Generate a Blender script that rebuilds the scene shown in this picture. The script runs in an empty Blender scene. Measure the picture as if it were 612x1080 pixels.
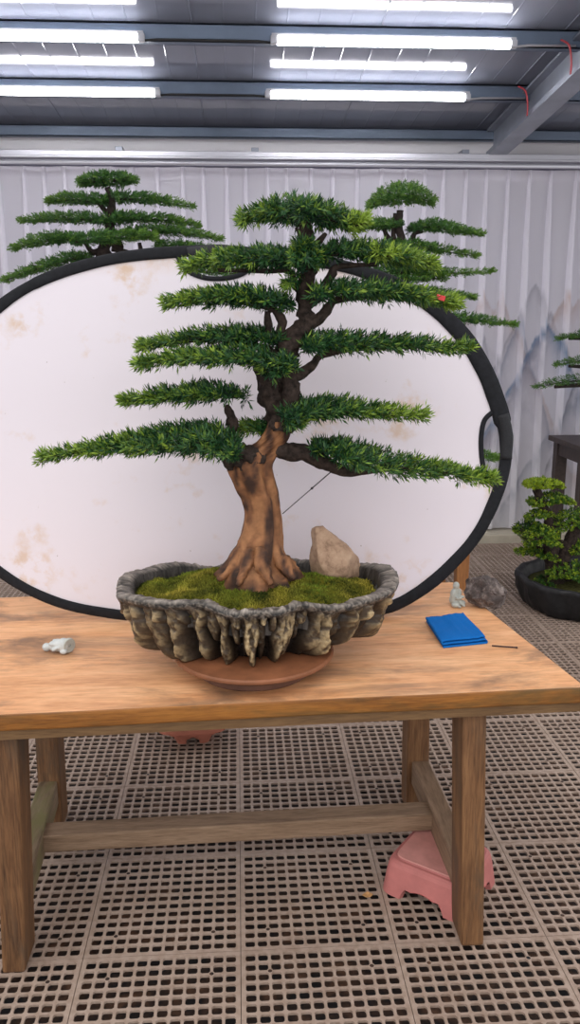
import bpy, bmesh, math, random
import numpy as np
from mathutils import Vector, Matrix, noise

random.seed(7)
scene = bpy.context.scene
col = scene.collection
PI = math.pi

# ------------------------------------------------------------------ camera
PHI, THETA, RHO, FPX, EYE = .0614, .2251, .003, 872.0, 1.65
Fv = np.array([math.sin(PHI)*math.cos(THETA), math.cos(PHI)*math.cos(THETA), -math.sin(THETA)])
R0 = np.array([math.cos(PHI), -math.sin(PHI), 0.0])
U0 = np.cross(R0, Fv)
Rv = R0*math.cos(RHO) - U0*math.sin(RHO)
Uv = U0*math.cos(RHO) + R0*math.sin(RHO)
Cv = np.array([0, 0, EYE])
cam_data = bpy.data.cameras.new('camera')
cam = bpy.data.objects.new('camera', cam_data)
col.objects.link(cam)
cam.matrix_world = Matrix(((Rv[0], Uv[0], -Fv[0], 0), (Rv[1], Uv[1], -Fv[1], 0), (Rv[2], Uv[2], -Fv[2], EYE), (0, 0, 0, 1)))
cam_data.sensor_fit = 'VERTICAL'
cam_data.sensor_height = 36.0
cam_data.lens = FPX/1080*36.0
cam_data.clip_end = 100
scene.camera = cam

# ------------------------------------------------------------------ daylight, exposure
world = bpy.data.worlds.new('daylight')
scene.world = world
world.use_nodes = True
wn = world.node_tree.nodes
wn['Background'].inputs['Color'].default_value = (1.0, 0.98, 1.0, 1)
wn['Background'].inputs['Strength'].default_value = 1.15
sun_data = bpy.data.lights.new('hazy_sun', 'SUN')
sun_data.energy = 1.1; sun_data.angle = math.radians(70); sun_data.color = (1, .97, .93)
sun = bpy.data.objects.new('hazy_sun', sun_data); col.objects.link(sun)
sun.rotation_euler = Vector((.35, .75, -1.0)).to_track_quat('-Z', 'Y').to_euler()
TUBE_POWER = 30.0
scene.view_settings.view_transform = 'Standard'
scene.view_settings.look = 'None'
scene.view_settings.exposure = 0.16
scene.view_settings.gamma = 1.0
scene.view_settings.use_curve_mapping = False


# measured directions of the photograph meet real planes of the room
def ray(px, py):
    return Fv + Rv*(px-306)/FPX - Uv*(py-540)/FPX
def on_depth(px, py, Y):
    r = ray(px, py); return Cv + r*(Y/r[1])
def on_level(px, py, z):
    r = ray(px, py); return Cv + r*((z-EYE)/r[2])
def px_per_m(P):
    return FPX/float((np.asarray(P)-Cv) @ Fv)


# ------------------------------------------------------------------ helpers
def link(name, me, mat=None, parent=None):
    o = bpy.data.objects.new(name, me)
    col.objects.link(o)
    if mat is not None:
        for m in (mat if isinstance(mat, (list, tuple)) else [mat]):
            me.materials.append(m)
    if parent is not None:
        o.parent = parent
    return o

def tag(o, label=None, cat=None, group=None, kind=None):
    if label: o['label'] = label
    if cat: o['category'] = cat
    if group: o['group'] = group
    if kind: o['kind'] = kind
    return o

def empty(name, loc, label, cat, group=None, rz=0):
    o = bpy.data.objects.new(name, None)
    col.objects.link(o)
    o.location = Vector([float(v) for v in loc]); o.rotation_euler = (0, 0, rz)
    o.empty_display_size = .05
    return tag(o, label, cat, group)

class MB:
    """collects verts and faces, gives ONE mesh object"""
    def __init__(s): s.v = []; s.f = []; s.c = []; s.mi = []
    def add(s, v, f, c=None, mi=0):
        n = len(s.v)
        s.v += [tuple(float(q) for q in p) for p in v]
        s.f += [tuple(i+n for i in q) for q in f]
        s.mi += [mi]*len(f)
        s.c += list(c) if c is not None else [(1, 1, 1)]*len(v)
    def box(s, x0, x1, y0, y1, z0, z1, mi=0):
        v = [(x, y, z) for z in (z0, z1) for y in (y0, y1) for x in (x0, x1)]
        s.add(v, [(0, 2, 3, 1), (4, 5, 7, 6), (0, 1, 5, 4), (2, 6, 7, 3), (0, 4, 6, 2), (1, 3, 7, 5)], mi=mi)
    def hexa(s, bot, top, mi=0):
        s.add(list(bot)+list(top), [(3, 2, 1, 0), (4, 5, 6, 7), (0, 1, 5, 4), (1, 2, 6, 5), (2, 3, 7, 6), (3, 0, 4, 7)], mi=mi)
    def tube(s, pts, rad, seg=10, rough=0, flat=1.0, normal=None, caps=True, fr=18., color=None):
        P = [np.asarray(p, float) for p in pts]; n = len(P)
        if not hasattr(rad, '__len__'): rad = [rad]*n
        T = []
        for i in range(n):
            t = P[min(i+1, n-1)] - P[max(i-1, 0)]
            T.append(t/(np.linalg.norm(t)+1e-9))
        if normal is not None: N = np.asarray(normal, float)
        else:
            N = np.cross(T[0], (0, 0, 1)) if abs(T[0][2]) < .9 else np.cross(T[0], (0, 1, 0))
        verts = []
        for i in range(n):
            N = N - T[i]*(N @ T[i]); N = N/(np.linalg.norm(N)+1e-9)
            B = np.cross(T[i], N)
            for k in range(seg):
                a = 2*PI*k/seg
                d = N*math.cos(a)*flat + B*math.sin(a)
                r = rad[i]
                if rough:
                    q = P[i] + d*r
                    r *= 1 + rough*noise.noise(Vector(q*fr)) + .5*rough*noise.noise(Vector(q*fr*2.7))
                verts.append(P[i] + d*r)
        faces = []
        for i in range(n-1):
            for k in range(seg):
                a, b = i*seg+k, i*seg+(k+1) % seg
                faces.append((a, b, b+seg, a+seg))
        if caps:
            faces.append(tuple(range(seg-1, -1, -1)))
            faces.append(tuple((n-1)*seg+k for k in range(seg)))
        s.add(verts, faces, [color]*len(verts) if color else None)
    def lathe(s, prof, seg=48, c=(0, 0, 0), warp=None):
        verts = []
        for r, z in prof:
            for k in range(seg):
                a = 2*PI*k/seg
                w = warp(a, z) if warp else 1
                verts.append((c[0]+r*w*math.cos(a), c[1]+r*w*math.sin(a), c[2]+z))
        faces = []
        for i in range(len(prof)-1):
            for k in range(seg):
                a, b = i*seg+k, i*seg+(k+1) % seg
                faces.append((a, b, b+seg, a+seg))
        faces.append(tuple(range(seg-1, -1, -1)))
        faces.append(tuple((len(prof)-1)*seg+k for k in range(seg)))
        s.add(verts, faces)
    def build(s, name, mat=None, parent=None, smooth=False, bevel=0, attr=None, fix=True):
        me = bpy.data.meshes.new(name)
        me.from_pydata(s.v, [], s.f)
        if attr:
            ca = me.color_attributes.new(attr, 'FLOAT_COLOR', 'POINT')
            ca.data.foreach_set('color', np.hstack([np.array(s.c, float), np.ones((len(s.c), 1))]).astype(np.float32).ravel())
        if any(s.mi):
            me.polygons.foreach_set('material_index', s.mi)
        if fix:
            bm = bmesh.new(); bm.from_mesh(me)
            bmesh.ops.recalc_face_normals(bm, faces=bm.faces)
            bm.to_mesh(me); bm.free()
        if smooth:
            me.polygons.foreach_set('use_smooth', [True]*len(me.polygons))
        me.update()
        o = link(name, me, mat, parent)
        if bevel:
            m = o.modifiers.new('bevel', 'BEVEL'); m.width = bevel; m.segments = 2; m.limit_method = 'ANGLE'
        return o

def smoothpath(pts, k=4):
    """Catmull-Rom through rows of numbers"""
    A = np.array(pts, float); n = len(A); out = []
    for i in range(n-1):
        p0, p1, p2, p3 = A[max(i-1, 0)], A[i], A[i+1], A[min(i+2, n-1)]
        for j in range(k):
            t = j/k
            out.append(.5*((2*p1)+(-p0+p2)*t+(2*p0-5*p1+4*p2-p3)*t*t+(-p0+3*p1-3*p2+p3)*t**3))
    out.append(A[-1])
    return np.array(out)

# ------------------------------------------------------------------ materials
def newmat(name):
    m = bpy.data.materials.new(name); m.use_nodes = True
    nt = m.node_tree
    return m, nt, nt.nodes['Principled BSDF']

def ramp(nt, fac, stops):
    r = nt.nodes.new('ShaderNodeValToRGB')
    while len(r.color_ramp.elements) < len(stops): r.color_ramp.elements.new(.5)
    for e, (p, c) in zip(r.color_ramp.elements, stops):
        e.position = p; e.color = (*c, 1)
    nt.links.new(fac, r.inputs[0])
    return r.outputs[0]

def noise_tex(nt, scale=(1, 1, 1), s=5., detail=5., rough=.6, dist=0., coord='Object'):
    tc = nt.nodes.new('ShaderNodeTexCoord'); mp = nt.nodes.new('ShaderNodeMapping')
    mp.inputs['Scale'].default_value = scale
    nt.links.new(tc.outputs[coord], mp.inputs[0])
    n = nt.nodes.new('ShaderNodeTexNoise')
    n.inputs['Scale'].default_value = s; n.inputs['Detail'].default_value = detail
    n.inputs['Roughness'].default_value = rough; n.inputs['Distortion'].default_value = dist
    nt.links.new(mp.outputs[0], n.inputs['Vector'])
    return n.outputs['Fac']

def mixc(nt, fac, a, b, mode='MIX'):
    m = nt.nodes.new('ShaderNodeMix'); m.data_type = 'RGBA'; m.blend_type = mode
    for sock, val in ((m.inputs['Factor'], fac), (m.inputs['A'], a), (m.inputs['B'], b)):
        pass
    ins = [i for i in m.inputs if i.enabled] if False else None
    f = m.inputs[0]; A = m.inputs[6]; B = m.inputs[7]
    if hasattr(fac, 'is_output'): nt.links.new(fac, f)
    else: f.default_value = fac
    for s, v in ((A, a), (B, b)):
        if hasattr(v, 'is_output'): nt.links.new(v, s)
        else: s.default_value = (*v, 1)
    return m.outputs[2]

def bump(nt, bsdf, fac, strength=.3, dist=.01):
    b = nt.nodes.new('ShaderNodeBump')
    b.inputs['Strength'].default_value = strength; b.inputs['Distance'].default_value = dist
    nt.links.new(fac, b.inputs['Height']); nt.links.new(b.outputs[0], bsdf.inputs['Normal'])

def plain(name, c, rough=.6, metal=0., spec=.5, var=0., vs=20.):
    m, nt, b = newmat(name)
    b.inputs['Roughness'].default_value = rough; b.inputs['Metallic'].default_value = metal
    b.inputs['Specular IOR Level'].default_value = spec
    if var:
        f = noise_tex(nt, s=vs)
        lo = tuple(v*(1-var) for v in c); hi = tuple(min(1, v*(1+var)) for v in c)
        nt.links.new(ramp(nt, f, [(.3, lo), (.7, hi)]), b.inputs['Base Color'])
        bump(nt, b, f, .15, .004)
    else:
        b.inputs['Base Color'].default_value = (*c, 1)
    return m

def wood(name, dark, mid, light, stretch, rough=.5, patch=None, spec=.4):
    m, nt, b = newmat(name)
    f = noise_tex(nt, stretch, 3.0, 8, .62, .6)
    c = ramp(nt, f, [(.28, dark), (.48, mid), (.72, light)])
    g = noise_tex(nt, tuple(v*3 for v in stretch), 6.0, 4, .6, .2)
    c = mixc(nt, .35, c, ramp(nt, g, [(.35, tuple(v*.55 for v in mid)), (.6, light)]))
    if patch:
        p = noise_tex(nt, tuple(v**.5 for v in stretch), 2.6, 6, .65, .4)
        pf = ramp(nt, p, [(.50, (0, 0, 0)), (.66, (1, 1, 1))])
        sep = nt.nodes.new('ShaderNodeRGBToBW'); nt.links.new(pf, sep.inputs[0])
        c = mixc(nt, sep.outputs[0], c, patch)
    nt.links.new(c, b.inputs['Base Color'])
    b.inputs['Roughness'].default_value = rough
    b.inputs['Specular IOR Level'].default_value = spec
    bump(nt, b, g, .12, .003)
    return m

def vcol(name, rough=.6, attr='tint', transl=0., spec=.4, noise_s=0., nb=.3, nd=.004, var=.0):
    m, nt, b = newmat(name)
    a = nt.nodes.new('ShaderNodeAttribute'); a.attribute_name = attr
    c = a.outputs['Color']
    b.inputs['Roughness'].default_value = rough
    b.inputs['Specular IOR Level'].default_value = spec
    if noise_s:
        f = noise_tex(nt, s=noise_s, detail=6)
        if var: c = mixc(nt, 1.0, c, ramp(nt, f, [(.3, (1-var,)*3), (.7, (1, 1, 1))]), 'MULTIPLY')
        bump(nt, b, f, nb, nd)
    nt.links.new(c, b.inputs['Base Color'])
    if transl:
        t = nt.nodes.new('ShaderNodeBsdfTranslucent'); nt.links.new(c, t.inputs['Color'])
        mx = nt.nodes.new('ShaderNodeMixShader'); mx.inputs[0].default_value = transl
        nt.links.new(b.outputs[0], mx.inputs[1]); nt.links.new(t.outputs[0], mx.inputs[2])
        nt.links.new(mx.outputs[0], nt.nodes['Material Output'].inputs[0])
    return m

M = {}
M['steel_paint'] = plain('steel_paint', (.16, .205, .28), .45, .2, .5, .18, 3)
M['galvanised'] = plain('galvanised', (.30, .32, .37), .4, .5, .5, .2, 4)
M['rail'] = plain('rail', (.55, .55, .60), .35, .5, .5)
M['wall'] = plain('wall_paint', (.30, .29, .36), .7, 0, .3, .06, 2)
M['kerb'] = plain('kerb', (.42, .38, .30), .8, 0, .3, .25, 3)
M['grey_cap'] = plain('grey_cap', (.45, .45, .48), .5)
M['red_strap'] = plain('red_strap', (.45, .03, .04), .5)
M['black_cord'] = plain('black_cord', (.02, .02, .02), .6)
M['black_rim'] = plain('black_rim', (.012, .013, .016), .75, 0, .2, .3, 60)
M['grip'] = plain('grip', (.018, .019, .022), .7, 0, .3, .4, 300)
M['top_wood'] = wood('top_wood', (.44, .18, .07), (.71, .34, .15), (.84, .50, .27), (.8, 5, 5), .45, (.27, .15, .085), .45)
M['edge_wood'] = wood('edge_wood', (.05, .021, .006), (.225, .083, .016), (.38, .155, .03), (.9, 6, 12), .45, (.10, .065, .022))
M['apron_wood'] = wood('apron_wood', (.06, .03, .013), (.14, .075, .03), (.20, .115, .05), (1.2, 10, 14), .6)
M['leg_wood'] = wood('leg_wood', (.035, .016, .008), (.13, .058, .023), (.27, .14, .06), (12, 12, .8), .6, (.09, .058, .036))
M['rail_plain'] = wood('rail_plain', (.09, .055, .03), (.20, .125, .075), (.30, .20, .13), (10, 1.2, 14), .65)
M['rail_wood'] = wood('rail_wood', (.10, .065, .035), (.20, .14, .085), (.30, .22, .145), (10, 1.2, 14), .65, (.19, .17, .07))
M['stretcher_wood'] = wood('stretcher_wood', (.09, .05, .028), (.22, .14, .085), (.32, .22, .145), (1.2, 12, 14), .65)
M['dark_wood'] = wood('dark_wood', (.012, .008, .007), (.033, .021, .018), (.06, .038, .03), (3, 9, 3), .5)
M['orange_wood'] = wood('orange_wood', (.12, .045, .012), (.26, .10, .03), (.36, .16, .05), (8, 8, 1), .5)
M['terracotta'] = plain('terracotta', (.21, .08, .036), .5, 0, .4, .3, 14)
M['terracotta_dark'] = plain('terracotta_dark', (.13, .06, .038), .7, 0, .3, .25, 14)
M['pink_plastic'] = plain('pink_plastic', (.47, .165, .15), .6, 0, .35, .14, 12)
M['pink_dusty'] = plain('pink_dusty', (.55, .25, .22), .75, 0, .3, .16, 16)
M['red_plastic'] = plain('red_plastic', (.42, .15, .10), .55, 0, .4, .12, 12)
M['bark_dark'] = plain('bark_dark', (.036, .025, .020), .85, 0, .25, .75, 70)
M['bark_grey'] = plain('bark_grey', (.032, .024, .021), .85, 0, .25, .5, 50)
M['pot_black'] = plain('pot_black', (.012, .012, .013), .55, 0, .4, .5, 40)
M['pot_brown'] = plain('pot_brown', (.07, .035, .025), .4, 0, .5, .3, 15)
M['soil'] = plain('soil', (.06, .06, .02), .95, 0, .1, .6, 60)
M['statue'] = plain('statue', (.42, .44, .40), .6, 0, .4, .16, 60)
M['statue_white'] = plain('statue_white', (.50, .53, .52), .6, 0, .4, .10, 60)
M['cloth_blue'] = plain('cloth_blue', (.002, .125, .43), .85, 0, .2, .12, 350)
M['wire'] = plain('wire', (.03, .025, .03), .5)
M['dry_leaf'] = plain('dry_leaf', (.52, .29, .12), .7, 0, .3, .3, 120)
M['rim_soil'] = M['soil']
M['leaf'] = vcol('leaf', .45, transl=.10, spec=.35)
M['pot_glaze_shade'] = vcol('pot_glaze_shade', .5, spec=.45, noise_s=120, nb=.5, nd=.004, var=.45)
M['moss'] = vcol('moss', .95, spec=.1)
M['trunk_bark'] = vcol('trunk_bark', .7, spec=.3, noise_s=50, nb=.35, nd=.004, var=.4)

def mat_tube():
    m, nt, b = newmat('lit_tube')
    b.inputs['Base Color'].default_value = (1, 1, 1, 1)
    b.inputs['Emission Color'].default_value = (.98, .97, 1, 1)
    b.inputs['Emission Strength'].default_value = TUBE_POWER
    return m
M['tube'] = mat_tube()

def mat_ceiling():
    m, nt, b = newmat('ceiling_sheet')
    f = noise_tex(nt, (1, .2, 1), 2.5, 3)
    nt.links.new(ramp(nt, f, [(.3, (.21, .225, .285)), (.7, (.27, .285, .35))]), b.inputs['Base Color'])
    b.inputs['Roughness'].default_value = .09
    b.inputs['Specular IOR Level'].default_value = .32
    return m
M['ceiling'] = mat_ceiling()

def mat_sheet():
    """white reflector cloth with rusty water marks"""
    m, nt, b = newmat('reflector_cloth')
    n1 = noise_tex(nt, s=4.2, detail=8, rough=.6)
    n2 = noise_tex(nt, s=22, detail=5, rough=.6)
    st = ramp(nt, n1, [(.54, (0, 0, 0)), (.66, (1, 1, 1))])
    bw = nt.nodes.new('ShaderNodeRGBToBW'); nt.links.new(st, bw.inputs[0])
    s2 = ramp(nt, n2, [(.45, (0, 0, 0)), (.62, (1, 1, 1))])
    bw2 = nt.nodes.new('ShaderNodeRGBToBW'); nt.links.new(s2, bw2.inputs[0])
    mu = nt.nodes.new('ShaderNodeMath'); mu.operation = 'MULTIPLY'
    nt.links.new(bw.outputs[0], mu.inputs[0]); nt.links.new(bw2.outputs[0], mu.inputs[1])
    # water marks gather along the upper hem of the cloth
    tc = nt.nodes.new('ShaderNodeTexCoord'); sx = nt.nodes.new('ShaderNodeSeparateXYZ')
    nt.links.new(tc.outputs['Object'], sx.inputs[0])
    mr = nt.nodes.new('ShaderNodeMapRange')
    mr.inputs['From Min'].default_value = 1.03; mr.inputs['From Max'].default_value = 1.19
    mr.inputs['To Min'].default_value = 0; mr.inputs['To Max'].default_value = 1.3
    nt.links.new(sx.outputs['Z'], mr.inputs['Value'])
    n3 = noise_tex(nt, (1, 1, 1.6), 7, 7, .7)
    mm = nt.nodes.new('ShaderNodeMath'); mm.operation = 'MULTIPLY'
    nt.links.new(mr.outputs[0], mm.inputs[0]); nt.links.new(n3, mm.inputs[1])
    ad = nt.nodes.new('ShaderNodeMath'); ad.operation = 'MULTIPLY_ADD'; ad.inputs[1].default_value = .55
    nt.links.new(mu.outputs[0], ad.inputs[0]); nt.links.new(mm.outputs[0], ad.inputs[2])
    c = mixc(nt, ad.outputs[0], (.87, .83, .88), (.70, .48, .27))
    n4 = noise_tex(nt, s=55, detail=2)
    sp = ramp(nt, n4, [(.215, (1, 1, 1)), (.235, (0, 0, 0))])
    b4 = nt.nodes.new('ShaderNodeRGBToBW'); nt.links.new(sp, b4.inputs[0])
    c = mixc(nt, b4.outputs[0], c, (.42, .36, .32))
    nt.links.new(c, b.inputs['Base Color'])
    b.inputs['Roughness'].default_value = .75; b.inputs['Specular IOR Level'].default_value = .2
    t = nt.nodes.new('ShaderNodeBsdfTranslucent'); nt.links.new(c, t.inputs['Color'])
    mx = nt.nodes.new('ShaderNodeMixShader'); mx.inputs[0].default_value = .25
    nt.links.new(b.outputs[0], mx.inputs[1]); nt.links.new(t.outputs[0], mx.inputs[2])
    nt.links.new(mx.outputs[0], nt.nodes['Material Output'].inputs[0])
    return m
M['sheet'] = mat_sheet()

def mat_curtain(name, sheer):
    m, nt, b = newmat(name)
    a = nt.nodes.new('ShaderNodeAttribute'); a.attribute_name = 'tint'
    nt.links.new(a.outputs['Color'], b.inputs['Base Color'])
    b.inputs['Roughness'].default_value = .9; b.inputs['Specular IOR Level'].default_value = .1
    t = nt.nodes.new('ShaderNodeBsdfTranslucent'); nt.links.new(a.outputs['Color'], t.inputs['Color'])
    mx = nt.nodes.new('ShaderNodeMixShader'); mx.inputs[0].default_value = .35
    nt.links.new(b.outputs[0], mx.inputs[1]); nt.links.new(t.outputs[0], mx.inputs[2])
    tr = nt.nodes.new('ShaderNodeBsdfTransparent')
    m2 = nt.nodes.new('ShaderNodeMixShader'); m2.inputs[0].default_value = sheer
    nt.links.new(mx.outputs[0], m2.inputs[1]); nt.links.new(tr.outputs[0], m2.inputs[2])
    nt.links.new(m2.outputs[0], nt.nodes['Material Output'].inputs[0])
    return m
M['curtain'] = mat_curtain('sheer_curtain', .20)
M['curtain_fold'] = mat_curtain('curtain_fold', .04)

def mat_grating():
    m, nt, b = newmat('grating_plastic')
    f = noise_tex(nt, s=1.6, detail=6)
    g = noise_tex(nt, s=45, detail=4)
    c = ramp(nt, f, [(.35, (.26, .18, .135)), (.65, (.38, .285, .225))])
    c = mixc(nt, .3, c, ramp(nt, g, [(.35, (.21, .155, .115)), (.6, (.46, .375, .32))]))
    nt.links.new(c, b.inputs['Base Color'])
    b.inputs['Roughness'].default_value = .55
    return m
M['grating'] = mat_grating()

def mat_ground():
    m, nt, b = newmat('ground_below')
    f = noise_tex(nt, s=14, detail=5)
    c = ramp(nt, f, [(.40, (.006, .006, .008)), (.54, (.045, .024, .016)), (.70, (.15, .075, .042))])
    nt.links.new(c, b.inputs['Base Color'])
    b.inputs['Roughness'].default_value = .7
    return m
M['ground'] = mat_ground()

# ------------------------------------------------------------------ setting: floor
TS, TX, TY = .42, -.0189, 1.9128
def make_floor():
    n, pitch, marg, hw, th = 12, .0335, .0258, .0130, .007
    mb = MB()
    cs = [marg + i*(TS-2*marg)/(n-1) for i in range(n)]
    edges = [0.0009] + [(cs[i]+cs[i+1])/2 for i in range(n-1)] + [TS-.0009]
    ch = .004
    for i in range(n):
        for j in range(n):
            x0, x1, y0, y1 = edges[i], edges[i+1], edges[j], edges[j+1]
            cx, cy = cs[i], cs[j]
            def pt(sx, sy): return (cx+sx*hw, cy+sy*hw)
            k = 1-ch/hw
            inner = [pt(-1, -k), pt(-k, -1), pt(k, -1), pt(1, -k), pt(1, k), pt(k, 1), pt(-k, 1), pt(-1, k)]
            outer = [(x0, y0), (x1, y0), (x1, y1), (x0, y1)]
            v = [(*p, 0) for p in outer] + [(*p, 0) for p in inner] + [(*p, -th) for p in inner]
            f = [(0, 5, 4), (0, 1, 6, 5), (1, 7, 6), (1, 2, 8, 7), (2, 9, 8), (2, 3, 10, 9), (3, 11, 10), (3, 0, 4, 11)]
            f += [(4+a, 4+(a+1) % 8, 12+(a+1) % 8, 12+a) for a in range(8)]
            mb.add(v, f)
    e = .0009
    v = [(e, e, 0), (TS-e, e, 0), (TS-e, TS-e, 0), (e, TS-e, 0), (e, e, -th), (TS-e, e, -th), (TS-e, TS-e, -th), (e, TS-e, -th)]
    mb.add(v, [(0, 1, 5, 4), (1, 2, 6, 5), (2, 3, 7, 6), (3, 0, 4, 7)])
    # round pegs at the four fixing points stand out dark in the real tiles: small drain rings
    for i in (1, 9):
        for j in (1, 9):
            cx = (cs[i]+cs[i+1])/2; cy = (cs[j]+cs[j+1])/2
            ring = [(cx+.0085*math.cos(a*PI/4), cy+.0085*math.sin(a*PI/4)) for a in range(8)]
            ring2 = [(cx+.006*math.cos(a*PI/4), cy+.006*math.sin(a*PI/4)) for a in range(8)]
            v = [(*p, .0012) for p in ring]+[(*p, .0012) for p in ring2]+[(*p, .0003) for p in ring2]+[(*p, .0) for p in ring]
            mb.add(v, [(a, (a+1) % 8, 8+(a+1) % 8, 8+a) for a in range(8)]+[(24+a, 24+(a+1) % 8, (a+1) % 8, a) for a in range(8)])
            mb.add([(*p, .0004) for p in ring2], [tuple(range(8))], mi=1)
    o = mb.build('floor', [M['grating'], M['ground']], fix=False)
    o.location = (TX-9*TS, TY-3*TS, 0)
    for ax, cnt in ((0, 18), (1, 13)):
        a = o.modifiers.new('array', 'ARRAY'); a.count = cnt
        a.use_relative_offset = False; a.use_constant_offset = True
        a.constant_offset_displace = (TS if ax == 0 else 0, TS if ax == 1 else 0, 0)
    tag(o, kind='structure')
make_floor()
mb = MB(); mb.box(-5, 5, -2, 6.5, -.14, -.055)
tag(mb.build('ground', M['ground']), kind='structure')

# ------------------------------------------------------------------ setting: back wall, kerb, roof
WALL_Y = 6.32
def roof_z(y): return 3.125 - .082*(y-4.55)
mb = MB(); mb.box(-4.2, 4.2, WALL_Y, WALL_Y+.1, -.055, roof_z(WALL_Y)+.02)
tag(mb.build('wall_back', M['wall']), kind='structure')
mb = MB(); mb.box(-4, 4, 6.0, WALL_Y, -.05, .07)
tag(mb.build('baseboard_back', M['kerb'], bevel=.01), kind='structure')

def make_ceiling():
    mb = MB(); y0, y1 = 3.0, WALL_Y+.1
    xs = []
    x = -4.2; k = 0
    while x < 4.2:
        h = .004 if k % 6 == 0 else .0011
        xs += [(x, 0), (x+.150, 0), (x+.153, h), (x+.157, h), (x+.160, 0)]
        k += 1
        x += .16
    ys = np.linspace(y0, y1, 12)
    v = [(x, y, roof_z(y)-h + .0012*noise.noise(Vector((x*3, y*2.5, 0)))) for y in ys for x, h in xs]
    n = len(xs)
    f = [(j*n+i, j*n+i+1, (j+1)*n+i+1, (j+1)*n+i) for j in range(len(ys)-1) for i in range(n-1)]
    o = mb; o.add(v, f)
    ob = o.build('ceiling', M['ceiling'], smooth=False, fix=False)
    s = ob.modifiers.new('solidify', 'SOLIDIFY'); s.thickness = .04; s.offset = 1
    # panels lap every sheet width: long seam strips running to the back
    tag(ob, kind='structure')
make_ceiling()

def purlin(name, y, x0, x1, h, drop=0., mat='steel_paint'):
    """C-section purlin across the room under the roof sheet"""
    zt = roof_z(y) - .006 - drop
    mb = MB()
    w, t = .055, .006
    mb.box(x0, x1, y, y+t, zt-h, zt)             # web facing the viewer
    mb.box(x0, x1, y, y+w, zt-h, zt-h+t)         # lower flange
    mb.box(x0, x1, y, y+w, zt-t, zt)
    mb.box(x0, x1, y+w-t, y+w, zt-h, zt-h+.018)
    return tag(mb.build(name, M[mat]), kind='structure')
tube_rows = []
for k, (pa, pb) in enumerate((((293, 45), (538, 47)), ((286, 102), (490, 103)))):
    # the row's own depth: where its line of sight meets the plane of the tubes
    r = ray(*pa); t = (3.125-.095-.082*(0-4.55)-EYE)/(r[2]+.082*r[1]); Pa = Cv+r*t
    tube_rows.append(Pa[1])
Y1, Y2 = tube_rows
purlin('trim_1', Y1+.02, -4.2, 4.2, .085)
purlin('trim_2', Y2+.02, -4.2, 4.2, .085)
purlin('trim_3', 6.16, -4.2, 4.2, .07, .02)
purlin('trim_4', Y1-1.1, -4.2, 4.2, .085)
# rafter: I-beam running towards the viewer
def make_rafter(name, x):
    mb = MB(); w, t, h = .062, .010, .20
    def sl(x0, x1, d0, d1):
        ya, yb = -.5, 6.1
        def z(y, d): return 2.79 - .082*(y-5.89) + d
        mb.hexa([(x0, ya, z(ya, d0)), (x1, ya, z(ya, d0)), (x1, yb, z(yb, d0)), (x0, yb, z(yb, d0))],
                [(x0, ya, z(ya, d1)), (x1, ya, z(ya, d1)), (x1, yb, z(yb, d1)), (x0, yb, z(yb, d1))])
    sl(x, x+.13, 0, .014); sl(x+.05, x+.062, .014, .17); sl(x, x+.13, .17, .184)
    sl(x+.002, x+.012, .014, .035)
    return tag(mb.build(name, M['galvanised']), kind='structure')
make_rafter('trim_6', 1.755)
make_rafter('trim_7', -2.9)
# white cladding strip with a flat cornice above the curtain
mb = MB(); mb.box(-4.2, 4.2, 6.26, WALL_Y, 2.80, 2.96)
tag(mb.build('trim_8', plain('strip_paint', (.74, .72, .74), .6)), kind='structure')

# ------------------------------------------------------------------ curtain rail and curtain
RY = 6.06
def make_rail():
    t = empty('curtain_rail', (0, RY, 2.74), 'long silver aluminium curtain rail along the top of the white curtain', 'curtain rail')
    mb = MB()
    mb.box(-4.0, 4.0, -.03, .10, .0, .045)
    mb.box(-4.0, 4.0, -.035, -.015, -.004, .012)
    mb.build('track', M['rail'], t, bevel=.004)
    mb = MB()
    mb.tube([(-4, -.045, -.035), (4, -.045, -.035)], .016, 12)
    mb.build('rod', M['rail'], t, smooth=True)
    for x in (-.78, .14, 1.6):
        b = MB(); b.box(x-.025, x+.025, -.01, .19, .045, .075)
        b.box(x-.015, x+.015, -.01, .02, .0, .05)
        b.build('bracket', M['galvanised'], t, bevel=.003)
make_rail()

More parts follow.
